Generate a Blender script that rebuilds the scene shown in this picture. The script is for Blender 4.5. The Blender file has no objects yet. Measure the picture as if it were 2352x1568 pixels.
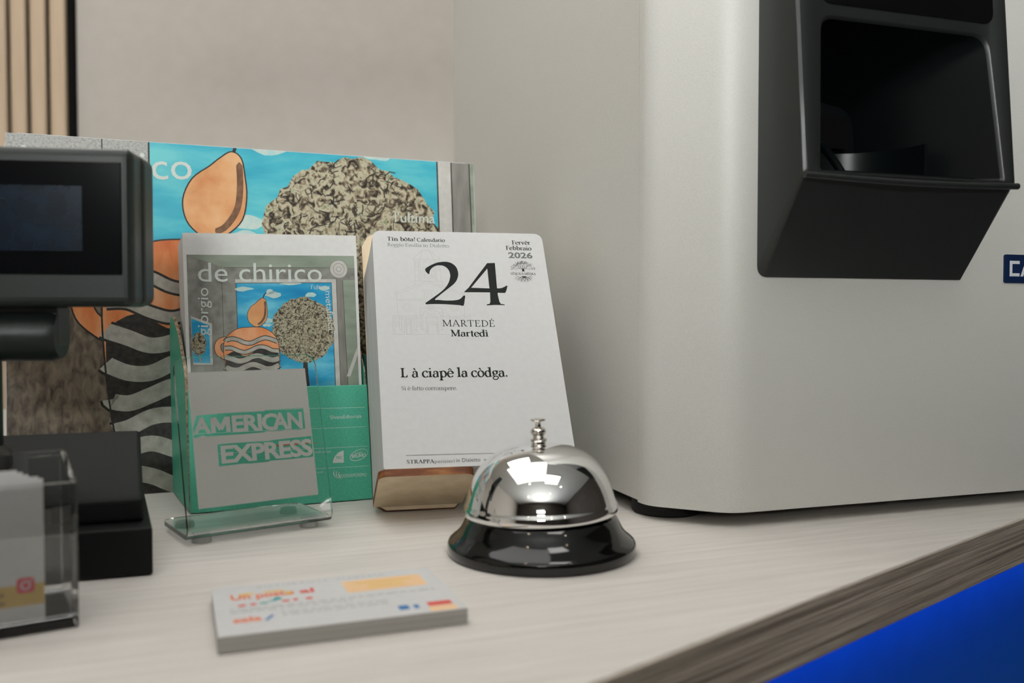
import bpy, bmesh, math, random, json
from math import radians as R, sin, cos, pi
from mathutils import Vector, Matrix, Euler
from mathutils.geometry import tessellate_polygon

# ------------------------------------------------------------------ camera, world, light, exposure
scene = bpy.context.scene
C = scene.collection
cam_data = bpy.data.cameras.new('camera')
cam = bpy.data.objects.new('camera', cam_data)
C.objects.link(cam)
CAM_H = 0.1109
cam.location = (0, 0, CAM_H)
cam.rotation_euler = (pi / 2 - 0.0304, 0, 0)
cam_data.sensor_width = 36.0
cam_data.lens = 36.0 * 2080 / 2352
cam_data.clip_start = 0.01
cam_data.dof.use_dof = True
cam_data.dof.focus_distance = 0.53
cam_data.dof.aperture_fstop = 8.0
scene.camera = cam

world = bpy.data.worlds.new('world')
scene.world = world
world.use_nodes = True
world.node_tree.nodes['Background'].inputs['Color'].default_value = (0.85, 0.9, 1.0, 1)
world.node_tree.nodes['Background'].inputs['Strength'].default_value = 0.05

scene.view_settings.view_transform = 'Standard'
scene.view_settings.look = 'None'
scene.view_settings.exposure = 0.0
scene.view_settings.gamma = 1.0
scene.view_settings.use_curve_mapping = False
LAMP = (-0.20, 0.27, 0.70); LAMP_POWER = 1.85   # unseen pendant added over the counter
PANEL_POWER = 6.0       # ceiling panels
SPOT_POWER = 90.0       # small warm downlights
WINDOW_POWER = 66.0     # daylight from the unseen window added behind the camera
BLUE_POWER = 6.5       # blue strip under the worktop

DATA = json.loads('''{"tin":[[8.69,143.65],[25.26,143.51],[8.82,146.46]],"calend":[[26.41,143.33],[43.28,143.34],[26.57,145.95]],"reggio":[[8.67,139.67],[45.38,139.35],[8.79,142.04]],"ferver":[[84.57,142.43],[96.22,142.52],[84.93,145.46]],"febbraio":[[80.28,138.4],[96.41,138.2],[80.62,141.41]],"y2026":[[81.31,132.6],[96.36,132.49],[81.76,136.5]],"lengua":[[81.25,120.5],[96.85,120.33],[81.43,122.09]],"martede":[[37.26,84.97],[67.67,84.61],[37.59,89.26]],"martedi":[[41.48,78.41],[63.4,78.15],[41.84,82.72]],"ciape":[[11.67,52.9],[71.55,52.34],[11.99,58.63]],"fatto":[[11.67,45.07],[42.16,44.71],[11.8,47.49]],"rule":[[11.87,7.24],[66.66,6.6]],"strappa":[[12.07,2.64],[26.63,2.44],[12.19,4.68]],"pens":[[26.74,2.44],[37.34,2.28],[26.9,4.55]],"indial":[[38.25,2.43],[51.08,2.43],[38.43,4.49]],"ww":[[52.88,2.43],[57.4,2.51],[53.04,4.06]],"treecrown":[[81.55,126.76],[96.93,125.58],[89.87,130.75],[88.93,123.03]],"roots":[[82.34,118.09],[95.25,118.23],[89.07,119.34],[89.11,114.72]],"two":[[32.07,120.27],[30.98,121.01],[30.02,122.51],[30.02,123.78],[30.82,124.8],[33.51,126.62],[37.08,128.36],[41.01,129.13],[44.04,128.97],[46.54,127.83],[48.52,125.55],[49.34,122.5],[49.34,119.96],[48.43,116.92],[46.45,113.89],[42.53,110.36],[34.36,103.25],[36.0,102.67],[39.76,102.25],[43.56,102.22],[46.99,102.57],[49.19,103.47],[50.83,105.2],[51.52,105.7],[52.22,105.36],[51.7,102.99],[50.69,98.81],[48.38,99.05],[41.66,99.61],[35.78,99.85],[30.75,99.73],[28.86,99.59],[28.51,100.45],[29.17,101.04],[36.3,106.6],[40.4,110.34],[43.07,114.36],[44.38,118.38],[44.45,120.92],[43.8,123.45],[42.24,125.47],[40.16,126.46],[37.8,126.53],[35.59,125.78],[33.54,124.08],[32.56,122.29]],"four":[[67.62,128.56],[72.37,128.74],[71.78,110.83],[72.77,110.73],[74.54,110.99],[76.4,111.87],[77.81,112.74],[78.36,112.54],[77.19,109.1],[76.35,107.59],[75.04,107.58],[71.78,107.66],[71.78,105.56],[72.21,101.59],[72.91,100.0],[75.04,99.71],[75.19,99.12],[69.8,99.3],[64.38,98.99],[64.45,99.68],[66.22,100.08],[66.8,101.56],[67.24,107.93],[51.94,107.93],[51.84,108.28],[54.57,110.94],[60.54,119.07]],"fourhole":[[67.3,124.63],[56.22,111.05],[67.19,110.69]],"church":[[[23.3,131.42],[29.09,137.23],[33.19,137.16],[39.04,131.57],[38.89,130.65],[23.45,130.91],[23.3,131.42]],[[29.09,137.23],[27.46,130.87]],[[33.19,137.16],[35.24,130.89]],[[23.96,130.81],[23.42,115.57]],[[26.52,130.85],[25.96,115.69]],[[27.38,130.87],[27.0,115.45]],[[35.53,130.75],[35.35,115.53]],[[36.39,130.75],[36.13,115.69]],[[38.63,130.79],[38.82,123.13],[38.9,115.71]],[[24.61,129.03],[26.06,129.05],[25.96,124.99],[24.44,124.96],[24.61,129.03]],[[36.91,128.97],[38.33,128.99],[38.21,125.15],[36.83,125.13],[36.91,128.97]],[[29.41,129.36],[33.48,129.32],[33.33,125.34],[29.37,125.54],[29.41,129.36]],[[28.32,125.78],[28.31,117.97],[34.23,117.68],[34.29,125.61]],[[23.55,122.94],[26.21,122.86]],[[36.9,123.11],[38.91,122.98]],[[28.55,119.72],[34.28,119.53]],[[29.51,124.53],[29.29,117.98]],[[33.37,124.58],[33.23,118.01]],[[23.2,115.56],[39.51,115.32],[39.51,112.57]],[[23.2,115.56],[23.25,112.93]],[[10.86,107.68],[30.81,115.49],[52.06,106.94],[50.92,106.19],[30.92,114.14],[11.41,106.31],[10.86,107.68]],[[12.16,106.46],[12.2,91.79]],[[51.04,106.05],[50.89,91.53]],[[12.27,103.16],[27.65,103.22]],[[12.44,102.44],[13.56,102.44],[13.76,101.61],[14.3,102.44],[15.17,101.62],[15.75,102.45],[16.65,101.62],[17.28,102.46],[18.18,101.63],[18.85,102.46],[19.72,101.64],[20.43,102.46],[21.29,101.64],[21.97,102.47],[22.88,101.65],[23.51,102.48],[24.42,101.66],[25.09,102.38],[26.97,102.39],[27.91,100.93]],[[25.16,97.16],[38.01,97.08],[38.1,91.78]],[[25.16,97.16],[25.22,91.79]],[[27.13,108.02],[28.03,108.87],[28.85,108.53]],[[35.4,108.82],[35.98,108.08],[35.28,107.09]],[[28.04,105.82],[28.43,107.3],[29.69,108.54],[31.41,109.03],[33.48,108.55],[34.64,107.09],[34.85,105.37]],[[28.04,105.82],[28.51,100.45]],[[29.29,102.89],[29.71,105.83],[30.66,107.41],[31.73,107.56],[32.71,106.58],[32.69,103.4]],[[30.32,99.49],[30.29,97.94],[33.01,97.95],[33.01,99.25]],[[9.46,92.36],[10.47,92.36],[10.18,82.85],[8.95,82.63],[9.46,92.36]],[[13.01,92.5],[14.08,92.5],[13.83,82.83],[12.81,82.75],[13.01,92.5]],[[21.35,92.5],[22.46,92.5],[22.17,82.8],[21.02,82.72],[21.35,92.5]],[[25.26,92.36],[26.29,92.36],[26.06,82.78],[25.03,82.7],[25.26,92.36]],[[10.44,91.79],[12.98,91.79]],[[14.04,91.79],[21.3,91.79]],[[10.37,90.37],[12.9,90.36]],[[14.04,90.36],[21.21,90.36]],[[22.42,91.79],[25.22,91.79]],[[22.33,90.36],[25.12,90.36]],[[36.89,92.36],[37.72,92.36],[37.39,82.74],[36.47,82.64],[36.89,92.36]],[[40.44,92.36],[41.7,92.36],[41.63,88.9]],[[37.66,91.54],[40.38,91.53]],[[41.63,91.53],[48.99,91.53]],[[49.06,92.35],[50.11,92.35],[50.06,89.36]],[[52.78,92.35],[53.92,92.35],[53.94,89.36]],[[50.03,91.39],[52.69,91.38]],[[41.54,90.34],[48.88,90.33]],[[8.74,82.39],[10.16,82.62],[10.5,81.22],[8.68,81.23]],[[12.6,82.61],[14.1,82.74],[14.43,81.21],[15.56,81.2],[15.49,80.03]],[[21.05,82.57],[22.56,82.56],[22.89,81.16]],[[25.03,82.7],[26.67,82.69],[26.77,81.14],[28.41,81.13]],[[8.81,79.97],[41.29,79.65]],[[8.88,81.23],[8.81,79.97]],[[15.65,89.89],[15.52,80.5]],[[16.47,89.89],[16.53,80.49]],[[19.83,89.88],[19.63,80.01]],[[19.13,89.88],[18.94,80.01]],[[16.64,89.41],[18.98,89.41],[19.01,87.99],[16.69,87.99],[16.64,89.41]],[[16.27,86.58],[17.75,87.29],[19.05,86.48]],[[16.86,86.11],[16.62,80.03],[18.94,80.01],[19.1,86.1],[16.86,86.11]],[[10.89,84.73],[11.11,87.54],[11.69,88.48],[12.25,87.53],[12.31,84.72]],[[23.03,84.68],[23.31,87.75],[23.86,88.69],[24.46,87.74],[24.43,84.67]],[[26.39,92.02],[27.24,94.17],[29.23,95.86],[31.33,96.2],[33.79,95.62],[35.96,93.94],[36.84,91.78]],[[27.43,90.83],[31.48,92.5],[35.73,90.82],[27.42,90.74]],[[28.22,93.22],[29.51,93.94],[30.27,92.98]],[[32.42,93.94],[33.39,92.98],[34.26,93.46]],[[27.81,90.35],[27.75,80.43]],[[28.63,90.35],[28.48,80.43]],[[35.13,90.1],[34.93,80.39]],[[34.43,90.1],[34.24,80.39]],[[28.77,80.43],[29.1,86.78],[29.92,87.97],[31.61,88.44],[33.42,87.72],[34.04,86.54],[33.83,80.4]],[[29.08,86.55],[34.03,86.44]],[[42.15,90.09],[42.16,82.71]],[[47.78,89.85],[47.91,88.89]],[[44.66,90.09],[44.57,84.12]],[[20.22,97.63],[19.96,96.64],[19.36,95.81],[18.5,95.26],[17.51,95.07],[16.54,95.26],[15.75,95.81],[15.24,96.64],[15.1,97.62],[15.35,98.6],[15.96,99.43],[16.81,99.99],[17.81,100.19],[18.78,100.0],[19.58,99.45],[20.08,98.61],[20.22,97.63]],[[18.86,97.63],[18.72,97.12],[18.42,96.69],[17.96,96.4],[17.46,96.3],[16.96,96.4],[16.54,96.69],[16.29,97.12],[16.22,97.62],[16.34,98.13],[16.65,98.55],[17.1,98.84],[17.61,98.95],[18.11,98.85],[18.53,98.56],[18.79,98.14],[18.86,97.63]],[[47.84,97.69],[47.56,96.72],[46.94,95.9],[46.07,95.36],[45.09,95.17],[44.14,95.36],[43.36,95.9],[42.88,96.72],[42.77,97.68],[43.04,98.64],[43.66,99.45],[44.53,100.0],[45.51,100.19],[46.46,100.0],[47.24,99.46],[47.73,98.64],[47.84,97.69]],[[46.65,97.68],[46.52,97.2],[46.2,96.79],[45.77,96.52],[45.28,96.43],[44.8,96.52],[44.41,96.79],[44.17,97.2],[44.12,97.68],[44.25,98.16],[44.56,98.56],[45.0,98.84],[45.49,98.93],[45.96,98.84],[46.35,98.57],[46.6,98.17],[46.65,97.68]]],"boxlines":[[[67.66,55.84],[101.2,55.41]],[[68.47,44.01],[101.37,43.69]],[[69.27,32.23],[101.48,32.03]],[[70.07,20.5],[101.57,20.23]]],"silvana":[[79.73,49.25],[98.8,49.07],[79.82,51.36]],"trcshape":[[80.13,23.22],[80.59,25.28],[81.74,27.3],[83.85,29.26],[86.93,30.24],[86.75,23.05]],"trc":[[82.08,25.39],[85.69,25.48],[82.15,26.9]],"radio":[[93.78,27.71],[98.27,27.81],[93.82,28.61]],"bruno":[[91.68,25.47],[100.34,25.77],[91.77,27.47]],"ring":[[90.7,25.16],[101.49,29.1],[96.33,30.1],[96.01,23.77]],"modena":[[83.42,14.39],[100.11,14.09],[83.51,16.36]],"arcs":[[80.19,18.78],[84.69,13.25],[80.07,16.18],[83.05,17.8]],"tiny":[[85.15,17.29],[99.62,17.08],[85.17,17.76]],"media":[[69.15,29.53],[79.63,29.52],[69.21,30.83]],"partner":[[70.47,17.79],[74.13,18.0],[70.51,18.66]],"streak":[[47.58,35.11],[73.28,35.67]],"sheet":[[6.37,81.9],[67.83,81.87],[67.91,15.05],[6.58,14.78]],"band1":[[6.74,54.04],[8.98,60.21],[14.75,60.38],[22.34,60.59],[43.02,60.34],[44.55,60.97],[64.5,60.69],[64.46,49.76],[60.95,49.28],[53.44,49.85],[51.16,49.44],[43.45,49.88],[41.94,49.42],[31.86,49.35],[21.36,49.47],[13.16,49.63],[11.19,50.26],[9.93,49.68],[8.09,49.28],[6.57,49.47]],"band2":[[18.03,45.23],[25.16,45.33],[44.42,44.94],[46.65,45.18],[67.87,45.67],[67.9,34.8],[65.87,34.62],[52.97,34.59],[44.13,34.71],[42.63,34.28],[34.71,34.33],[29.78,34.6],[17.97,34.36]],"american":[[6.82,50.95],[62.98,50.31],[8.52,58.58]],"express":[[19.48,35.93],[67.38,35.72],[19.63,43.92]],"l_lprint":[[1.01,145.54],[98.65,146.98],[99.85,68.36],[2.17,78.0]],"l_dechirico":[[7.24,129.74],[78.38,130.73],[14.07,141.16]],"l_giorgio":[[12.24,98.71],[12.67,126.15],[7.92,98.75]],"l_lultima":[[71.73,126.16],[83.09,126.16],[71.78,128.72]],"l_metaf":[[80.11,124.97],[81.73,100.91],[82.87,124.99]],"l_sky":[[28.74,129.11],[83.94,129.84],[85.6,71.36],[28.5,73.02]],"l_win":[[3.21,109.68],[13.8,105.7],[13.15,82.88],[3.39,83.7]],"l_tree":[[48.3,103.98],[85.39,106.99],[65.94,120.38],[65.68,75.41]],"l_smalltree":[[3.14,93.36],[11.0,93.25],[6.82,102.09],[7.15,86.04]],"l_disc":[[83.91,137.57],[94.5,137.77],[89.4,143.18],[89.17,132.17]],"l_frame_r":[[85.91,131.48],[90.13,131.54],[92.0,68.28],[87.86,71.3]],"l_head":[[33.95,113.36],[45.72,113.37],[41.92,121.35],[36.2,104.67]],"l_torso":[[20.91,94.95],[51.49,94.56],[34.4,104.37],[35.1,76.22]],"p_co":[[81.53,195.87],[105.3,197.25],[81.69,208.59]],"p_lult":[[237.49,175.02],[266.5,175.22],[237.65,181.39]],"p_skyr":[[269.03,220.27],[270.45,169.99]],"p_white":[[270.27,220.35],[276.9,220.39],[278.32,170.27],[270.87,170.01]],"p_grey":[[277.31,220.02],[291.16,220.12],[292.16,170.36],[278.57,170.04]],"p_skyl":[[81.83,219.94],[81.73,171.65]],"p_egg":[[98.01,180.67],[140.01,202.7],[126.41,219.54],[106.86,161.52]],"p_tree":[[144.58,165.65],[270.23,179.43],[205.92,215.65],[203.2,99.7]],"p_whitel":[[34.57,115.42],[30.8,115.41],[30.56,87.34],[34.33,87.27]],"p_orange":[[54.49,115.48],[39.33,90.35],[43.31,82.37],[56.51,75.45],[80.32,100.6]],"p_spiral":[[72.99,75.04],[58.21,75.41],[73.19,91.2],[72.8,58.92]],"p_arm":[[72.33,61.62],[55.22,68.84],[46.5,40.13],[64.66,39.23]],"p_ocre":[[79.75,155.12],[93.67,147.26]],"p_bottom":[[74.12,4.05],[90.41,2.85]],"c_rist":[[16.97,54.4],[44.43,50.35],[17.3,58.33]],"c_pizz":[[47.07,49.91],[66.28,47.86],[47.65,53.34]],"c_logo":[[6.34,43.8],[36.56,38.24],[6.5,50.8]],"c_logo2":[[9.7,33.6],[29.83,29.49],[9.88,36.16]],"c_peach":[[48.09,48.63],[78.91,46.7],[79.37,31.99],[47.67,32.45]],"c_lines":[[4.61,28.31],[80.1,21.17],[4.73,30.48]],"c_lines2":[[24.69,16.46],[60.71,12.59],[24.94,18.53]],"c_ad":[[5.48,13.9],[16.72,13.81],[5.88,20.65]],"c_blue":[[62.09,10.57],[65.61,10.76],[64.85,5.82],[61.66,5.85]],"c_blue2":[[67.74,9.96],[69.13,9.9],[68.56,5.92],[67.12,5.71]],"c_red":[[72.75,11.15],[81.53,10.98],[81.58,6.32],[72.48,6.69]],"c_or":[[72.3,6.01],[82.01,6.16],[81.22,-0.29],[71.71,-0.37]],"m_badge":[[175.29,145.02],[175.31,128.82]],"m_C":[[178.92,141.34],[186.28,132.51],[186.98,132.52],[190.62,141.55]]}''')
random.seed(7)

# ------------------------------------------------------------------ materials
def srgb(r, g, b):
    f = lambda c: (c / 255 / 12.92) if c / 255 <= 0.04045 else ((c / 255 + 0.055) / 1.055) ** 2.4
    return (f(r), f(g), f(b), 1)

class NT:
    def __init__(s, name):
        s.m = bpy.data.materials.new(name); s.m.use_nodes = True
        s.t = s.m.node_tree; s.b = s.t.nodes['Principled BSDF']
    def n(s, typ, **kw):
        nd = s.t.nodes.new(typ)
        for k, v in kw.items():
            if k in nd.inputs: nd.inputs[k].default_value = v
            else: setattr(nd, k, v)
        return nd
    def l(s, a, b): s.t.links.new(a, b)

def mat(name, col, rough=0.5, metal=0.0, spec=0.5, coat=0.0, emit=None, power=0.0, trans=0.0, ior=1.45):
    q = NT(name); b = q.b.inputs
    b['Base Color'].default_value = col; b['Roughness'].default_value = rough
    b['Metallic'].default_value = metal; b['Specular IOR Level'].default_value = spec
    b['Coat Weight'].default_value = coat; b['Coat Roughness'].default_value = 0.1
    b['Transmission Weight'].default_value = trans; b['IOR'].default_value = ior
    if emit:
        b['Emission Color'].default_value = emit; b['Emission Strength'].default_value = power
    return q.m

def noise_mat(name, cols, scale=200, stretch=(1, 1, 1), rot=0.0, rough=0.5, detail=4, bump=0.0, bump_dist=0.0002, distort=0.0, spec=0.4, coat=0.0, lo=0.3, hi=0.7):
    q = NT(name)
    tc = q.n('ShaderNodeTexCoord'); mp = q.n('ShaderNodeMapping')
    mp.inputs['Rotation'].default_value = (0, 0, rot); mp.inputs['Scale'].default_value = stretch
    nz = q.n('ShaderNodeTexNoise'); nz.inputs['Scale'].default_value = scale; nz.inputs['Detail'].default_value = detail
    nz.inputs['Distortion'].default_value = distort
    cr = q.n('ShaderNodeValToRGB')
    el = cr.color_ramp.elements
    while len(el) < len(cols): el.new(0.5)
    for i, c in enumerate(cols):
        el[i].position = lo + (hi - lo) * i / max(1, len(cols) - 1); el[i].color = c
    q.l(tc.outputs['Object'], mp.inputs['Vector']); q.l(mp.outputs['Vector'], nz.inputs['Vector'])
    q.l(nz.outputs['Fac'], cr.inputs['Fac']); q.l(cr.outputs['Color'], q.b.inputs['Base Color'])
    q.b.inputs['Roughness'].default_value = rough; q.b.inputs['Specular IOR Level'].default_value = spec
    q.b.inputs['Coat Weight'].default_value = coat
    if bump:
        bp = q.n('ShaderNodeBump'); bp.inputs['Strength'].default_value = bump; bp.inputs['Distance'].default_value = bump_dist
        q.l(nz.outputs['Fac'], bp.inputs['Height']); q.l(bp.outputs['Normal'], q.b.inputs['Normal'])
    return q.m

M = {}
# whitewashed laminate: long grain running along the counter
def laminate(name, c0, c1, rot, fine, streak, rough, bump, dist, along=0.035):
    q = NT(name)
    tc = q.n('ShaderNodeTexCoord'); mp = q.n('ShaderNodeMapping')
    mp.inputs['Rotation'].default_value = (0, 0, rot)
    m2 = q.n('ShaderNodeMapping'); m2.inputs['Scale'].default_value = (along, 1, 1)
    q.l(tc.outputs['Object'], mp.inputs['Vector']); q.l(mp.outputs['Vector'], m2.inputs['Vector'])
    n1 = q.n('ShaderNodeTexNoise'); n1.inputs['Scale'].default_value = fine; n1.inputs['Detail'].default_value = 5; n1.inputs['Roughness'].default_value = 0.65
    n2 = q.n('ShaderNodeTexNoise'); n2.inputs['Scale'].default_value = streak; n2.inputs['Detail'].default_value = 3
    q.l(m2.outputs['Vector'], n1.inputs['Vector']); q.l(m2.outputs['Vector'], n2.inputs['Vector'])
    add = q.n('ShaderNodeMath', operation='ADD'); mul = q.n('ShaderNodeMath', operation='MULTIPLY'); mul.inputs[1].default_value = 0.5
    q.l(n1.outputs['Fac'], add.inputs[0]); q.l(n2.outputs['Fac'], add.inputs[1]); q.l(add.outputs[0], mul.inputs[0])
    cr = q.n('ShaderNodeValToRGB'); cr.color_ramp.elements[0].position = 0.36; cr.color_ramp.elements[1].position = 0.62
    cr.color_ramp.elements[0].color = c0; cr.color_ramp.elements[1].color = c1
    q.l(mul.outputs[0], cr.inputs['Fac']); q.l(cr.outputs['Color'], q.b.inputs['Base Color'])
    bp = q.n('ShaderNodeBump'); bp.inputs['Strength'].default_value = bump; bp.inputs['Distance'].default_value = dist
    q.l(n1.outputs['Fac'], bp.inputs['Height']); q.l(bp.outputs['Normal'], q.b.inputs['Normal'])
    q.b.inputs['Roughness'].default_value = rough; q.b.inputs['Specular IOR Level'].default_value = 0.35
    return q.m
M['worktop'] = laminate('whitewashed laminate', srgb(201, 196, 189), srgb(219, 214, 208), -R(21), 760, 230, 0.5, 0.35, 0.0004)
M['edge'] = laminate('grey brown edge laminate', srgb(100, 88, 76), srgb(214, 202, 186), -R(41), 900, 380, 0.55, 0.8, 0.0012, 0.012)
M['front_panel'] = noise_mat('blue counter front', [srgb(10, 92, 190), srgb(16, 98, 198)], 60, rough=0.3)  # the panel itself is coloured blue
M['blue_led'] = mat('blue strip light', (0.0, 0.02, 0.1, 1), 0.5, emit=(0.0, 0.36, 0.95, 1), power=BLUE_POWER)
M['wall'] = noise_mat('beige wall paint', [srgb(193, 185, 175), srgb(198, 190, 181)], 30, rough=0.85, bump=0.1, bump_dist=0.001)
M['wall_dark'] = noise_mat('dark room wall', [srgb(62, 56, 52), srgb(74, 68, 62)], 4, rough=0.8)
M['ceiling'] = noise_mat('white ceiling paint', [srgb(214, 213, 208), srgb(220, 219, 215)], 20, rough=0.9)
M['floor'] = noise_mat('grey floor', [srgb(86, 84, 80), srgb(104, 101, 96)], 8, rough=0.6)
M['felt'] = noise_mat('black felt', [srgb(20, 19, 18), srgb(30, 29, 27)], 900, rough=1.0, spec=0.05)
M['slat'] = noise_mat('oak slat', [srgb(192, 166, 138), srgb(216, 194, 168)], 60, stretch=(1, 1, 0.04), rough=0.6)
M['enamel'] = noise_mat('textured off-white enamel', [srgb(198, 197, 191), srgb(205, 204, 198)], 1400, rough=0.42, detail=2, bump=0.25, bump_dist=0.0003)
M['black_satin'] = noise_mat('black satin plastic', [srgb(22, 26, 25), srgb(27, 31, 30)], 2200, rough=0.4, detail=2, bump=0.1, bump_dist=0.0002, spec=0.75)
M['black_matt'] = noise_mat('black base plastic', [srgb(10, 14, 12), srgb(16, 20, 18)], 1500, rough=0.55, detail=2, spec=0.2)
M['black_gloss'] = mat('glossy black acrylic', srgb(6, 7, 8), 0.08)
M['black_tray'] = noise_mat('smooth black tray', [srgb(7, 11, 12), srgb(10, 15, 16)], 900, rough=0.32, spec=0.25)
M['rubber'] = noise_mat('black rubber', [srgb(20, 20, 20), srgb(28, 28, 27)], 800, rough=0.75)
M['badge'] = noise_mat('navy badge', [srgb(8, 30, 66), srgb(12, 36, 76)], 500, rough=0.4)
M['badge_white'] = mat('badge lettering', srgb(214, 216, 220), 0.45)
M['chrome'] = mat('polished chrome', (0.86, 0.86, 0.85, 1), 0.035, 1.0)
M['nickel'] = mat('warm polished nickel', (0.78, 0.74, 0.68, 1), 0.1, 1.0)
M['bell_black'] = mat('glossy black lacquer', srgb(9, 10, 9), 0.07, coat=0.4)
M['acrylic'] = mat('clear acrylic', (0.985, 0.995, 0.99, 1), 0.0, trans=1.0, ior=1.47)
M['clear_foot'] = mat('milky clear silicone', srgb(196, 196, 190), 0.35, trans=0.35)
M['paper'] = noise_mat('white paper', [srgb(201, 201, 200), srgb(205, 205, 204)], 300, rough=0.75, spec=0.2)
M['paper_gloss'] = noise_mat('white coated paper', [srgb(222, 222, 219), srgb(228, 228, 225)], 300, rough=0.38, spec=0.4)
def sheets(name, c0, c1, scale, axis):
    q = NT(name)
    tc = q.n('ShaderNodeTexCoord'); mp = q.n('ShaderNodeMapping')
    sc = [3, 3, 3]; sc[axis] = scale; mp.inputs['Scale'].default_value = sc
    nz = q.n('ShaderNodeTexNoise'); nz.inputs['Scale'].default_value = 1.0; nz.inputs['Detail'].default_value = 4
    cr = q.n('ShaderNodeValToRGB'); cr.color_ramp.elements[0].position = 0.35; cr.color_ramp.elements[1].position = 0.65
    cr.color_ramp.elements[0].color = c0; cr.color_ramp.elements[1].color = c1
    q.l(tc.outputs['Object'], mp.inputs['Vector']); q.l(mp.outputs['Vector'], nz.inputs['Vector'])
    q.l(nz.outputs['Fac'], cr.inputs['Fac']); q.l(cr.outputs['Color'], q.b.inputs['Base Color'])
    bp = q.n('ShaderNodeBump'); bp.inputs['Strength'].default_value = 0.4; bp.inputs['Distance'].default_value = 0.0004
    q.l(nz.outputs['Fac'], bp.inputs['Height']); q.l(bp.outputs['Normal'], q.b.inputs['Normal'])
    q.b.inputs['Roughness'].default_value = 0.8
    return q.m
M['sheets_y'] = sheets('stacked sheet edges', srgb(186, 186, 184), srgb(214, 214, 211), 1400, 1)
M['sheets_z'] = sheets('stacked card edges', srgb(156, 153, 147), srgb(178, 175, 169), 2200, 2)
M['ink'] = mat('black ink', srgb(24, 28, 27), 0.6, spec=0.25)
M['ink_soft'] = mat('soft black ink', srgb(48, 50, 49), 0.6, spec=0.25)
M['ink_grey'] = mat('grey ink', srgb(104, 108, 104), 0.6)
M['ink_faint'] = mat('faint grey ink', srgb(172, 172, 169), 0.6)
M['ply'] = noise_mat('pale birch plywood', [srgb(205, 184, 152), srgb(222, 204, 174)], 90, stretch=(1, 1, 0.06), rough=0.55)
M['burnt'] = noise_mat('laser burnt edge', [srgb(70, 34, 14), srgb(112, 62, 28), srgb(168, 112, 62)], 160, stretch=(0.25, 1, 1), rough=0.6)
M['green'] = noise_mat('printed green card', [srgb(72, 172, 142), srgb(86, 184, 156)], 700, rough=0.42, detail=3)
M['kraft'] = noise_mat('corrugated kraft edge', [srgb(98, 74, 54), srgb(196, 172, 144)], 500, rough=0.9)
M['print_white'] = mat('white print', srgb(206, 214, 208), 0.5)
M['print_orange'] = mat('orange print', srgb(196, 84, 40), 0.5)
M['film'] = noise_mat('silver grey film', [srgb(226, 225, 219), srgb(230, 229, 223)], 900, rough=0.45)
# printed picture
M['art_wall'] = noise_mat('printed grey wall', [srgb(112, 112, 106), srgb(136, 136, 128), srgb(150, 152, 143)], 160, rough=0.5, detail=6)
M['art_green'] = noise_mat('printed grey green', [srgb(126, 138, 124), srgb(158, 168, 152)], 120, stretch=(0.3, 1, 1), rough=0.5)
M['art_brown'] = noise_mat('printed brown crayon', [srgb(70, 62, 54), srgb(112, 100, 86), srgb(140, 126, 108)], 220, stretch=(1, 1, 0.5), rough=0.5, detail=8, distort=0.6)
M['art_sky'] = noise_mat('printed turquoise sky', [srgb(40, 158, 186), srgb(72, 182, 200), srgb(112, 204, 208)], 60, stretch=(0.3, 1, 1), rough=0.4, detail=6)
M['art_sky_small'] = noise_mat('printed blue sky', [srgb(20, 132, 186), srgb(44, 160, 204), srgb(110, 196, 218)], 110, stretch=(0.3, 1, 1), rough=0.4, detail=6)
M['art_cloud'] = noise_mat('printed cloud', [srgb(156, 204, 206), srgb(214, 216, 204)], 120, rough=0.5)
M['art_tree'] = noise_mat('printed foliage', [srgb(36, 32, 24), srgb(112, 98, 78), srgb(172, 162, 136), srgb(196, 188, 164), srgb(128, 142, 104)], 190, rough=0.5, detail=7, distort=1.6, lo=0.36, hi=0.68)
M['art_tree_small'] = noise_mat('printed small foliage', [srgb(36, 32, 24), srgb(112, 102, 80), srgb(166, 158, 134), srgb(186, 178, 156), srgb(96, 116, 78)], 520, rough=0.5, detail=7, distort=1.6, lo=0.36, hi=0.68)
M['art_orange'] = noise_mat('printed terracotta', [srgb(196, 96, 44), srgb(222, 138, 84), srgb(230, 172, 128)], 70, stretch=(1, 1, 0.4), rough=0.45, detail=5)
M['art_pear'] = noise_mat('printed tan', [srgb(206, 136, 84), srgb(222, 164, 112), srgb(230, 186, 140)], 40, rough=0.45, detail=4)
M['art_dark'] = noise_mat('printed dark tone', [srgb(34, 32, 30), srgb(62, 58, 54)], 300, rough=0.5)
M['art_band'] = noise_mat('printed pale grey band', [srgb(150, 146, 136), srgb(188, 184, 174)], 160, rough=0.5)
M['art_light'] = noise_mat('printed light grey wall', [srgb(142, 142, 138), srgb(170, 170, 165), srgb(186, 186, 182)], 700, rough=0.5, detail=6)
M['art_pale'] = noise_mat('printed pale strip', [srgb(186, 184, 178), srgb(206, 204, 198)], 150, rough=0.5)
M['art_grey'] = noise_mat('printed mid grey strip', [srgb(120, 118, 112), srgb(146, 142, 136)], 200, stretch=(1, 1, 0.2), rough=0.5)
M['art_shadow'] = noise_mat('printed brown hatching', [srgb(94, 66, 46), srgb(138, 100, 72)], 200, rough=0.5)
M['display_grey'] = noise_mat('dark grey display housing', [srgb(32, 38, 35), srgb(38, 44, 41)], 900, rough=0.38)
M['screen'] = mat('black display glass', srgb(8, 10, 12), 0.12)
M['lcd'] = noise_mat('unlit blue black screen', [srgb(7, 18, 30), srgb(14, 30, 46)], 120, rough=0.2)
M['gold'] = mat('gold printed strip', srgb(196, 164, 84), 0.5)
M['gold_ink'] = mat('dark lettering on gold', srgb(110, 88, 50), 0.5)
M['pink'] = mat('pink print', srgb(206, 62, 84), 0.5)
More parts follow.
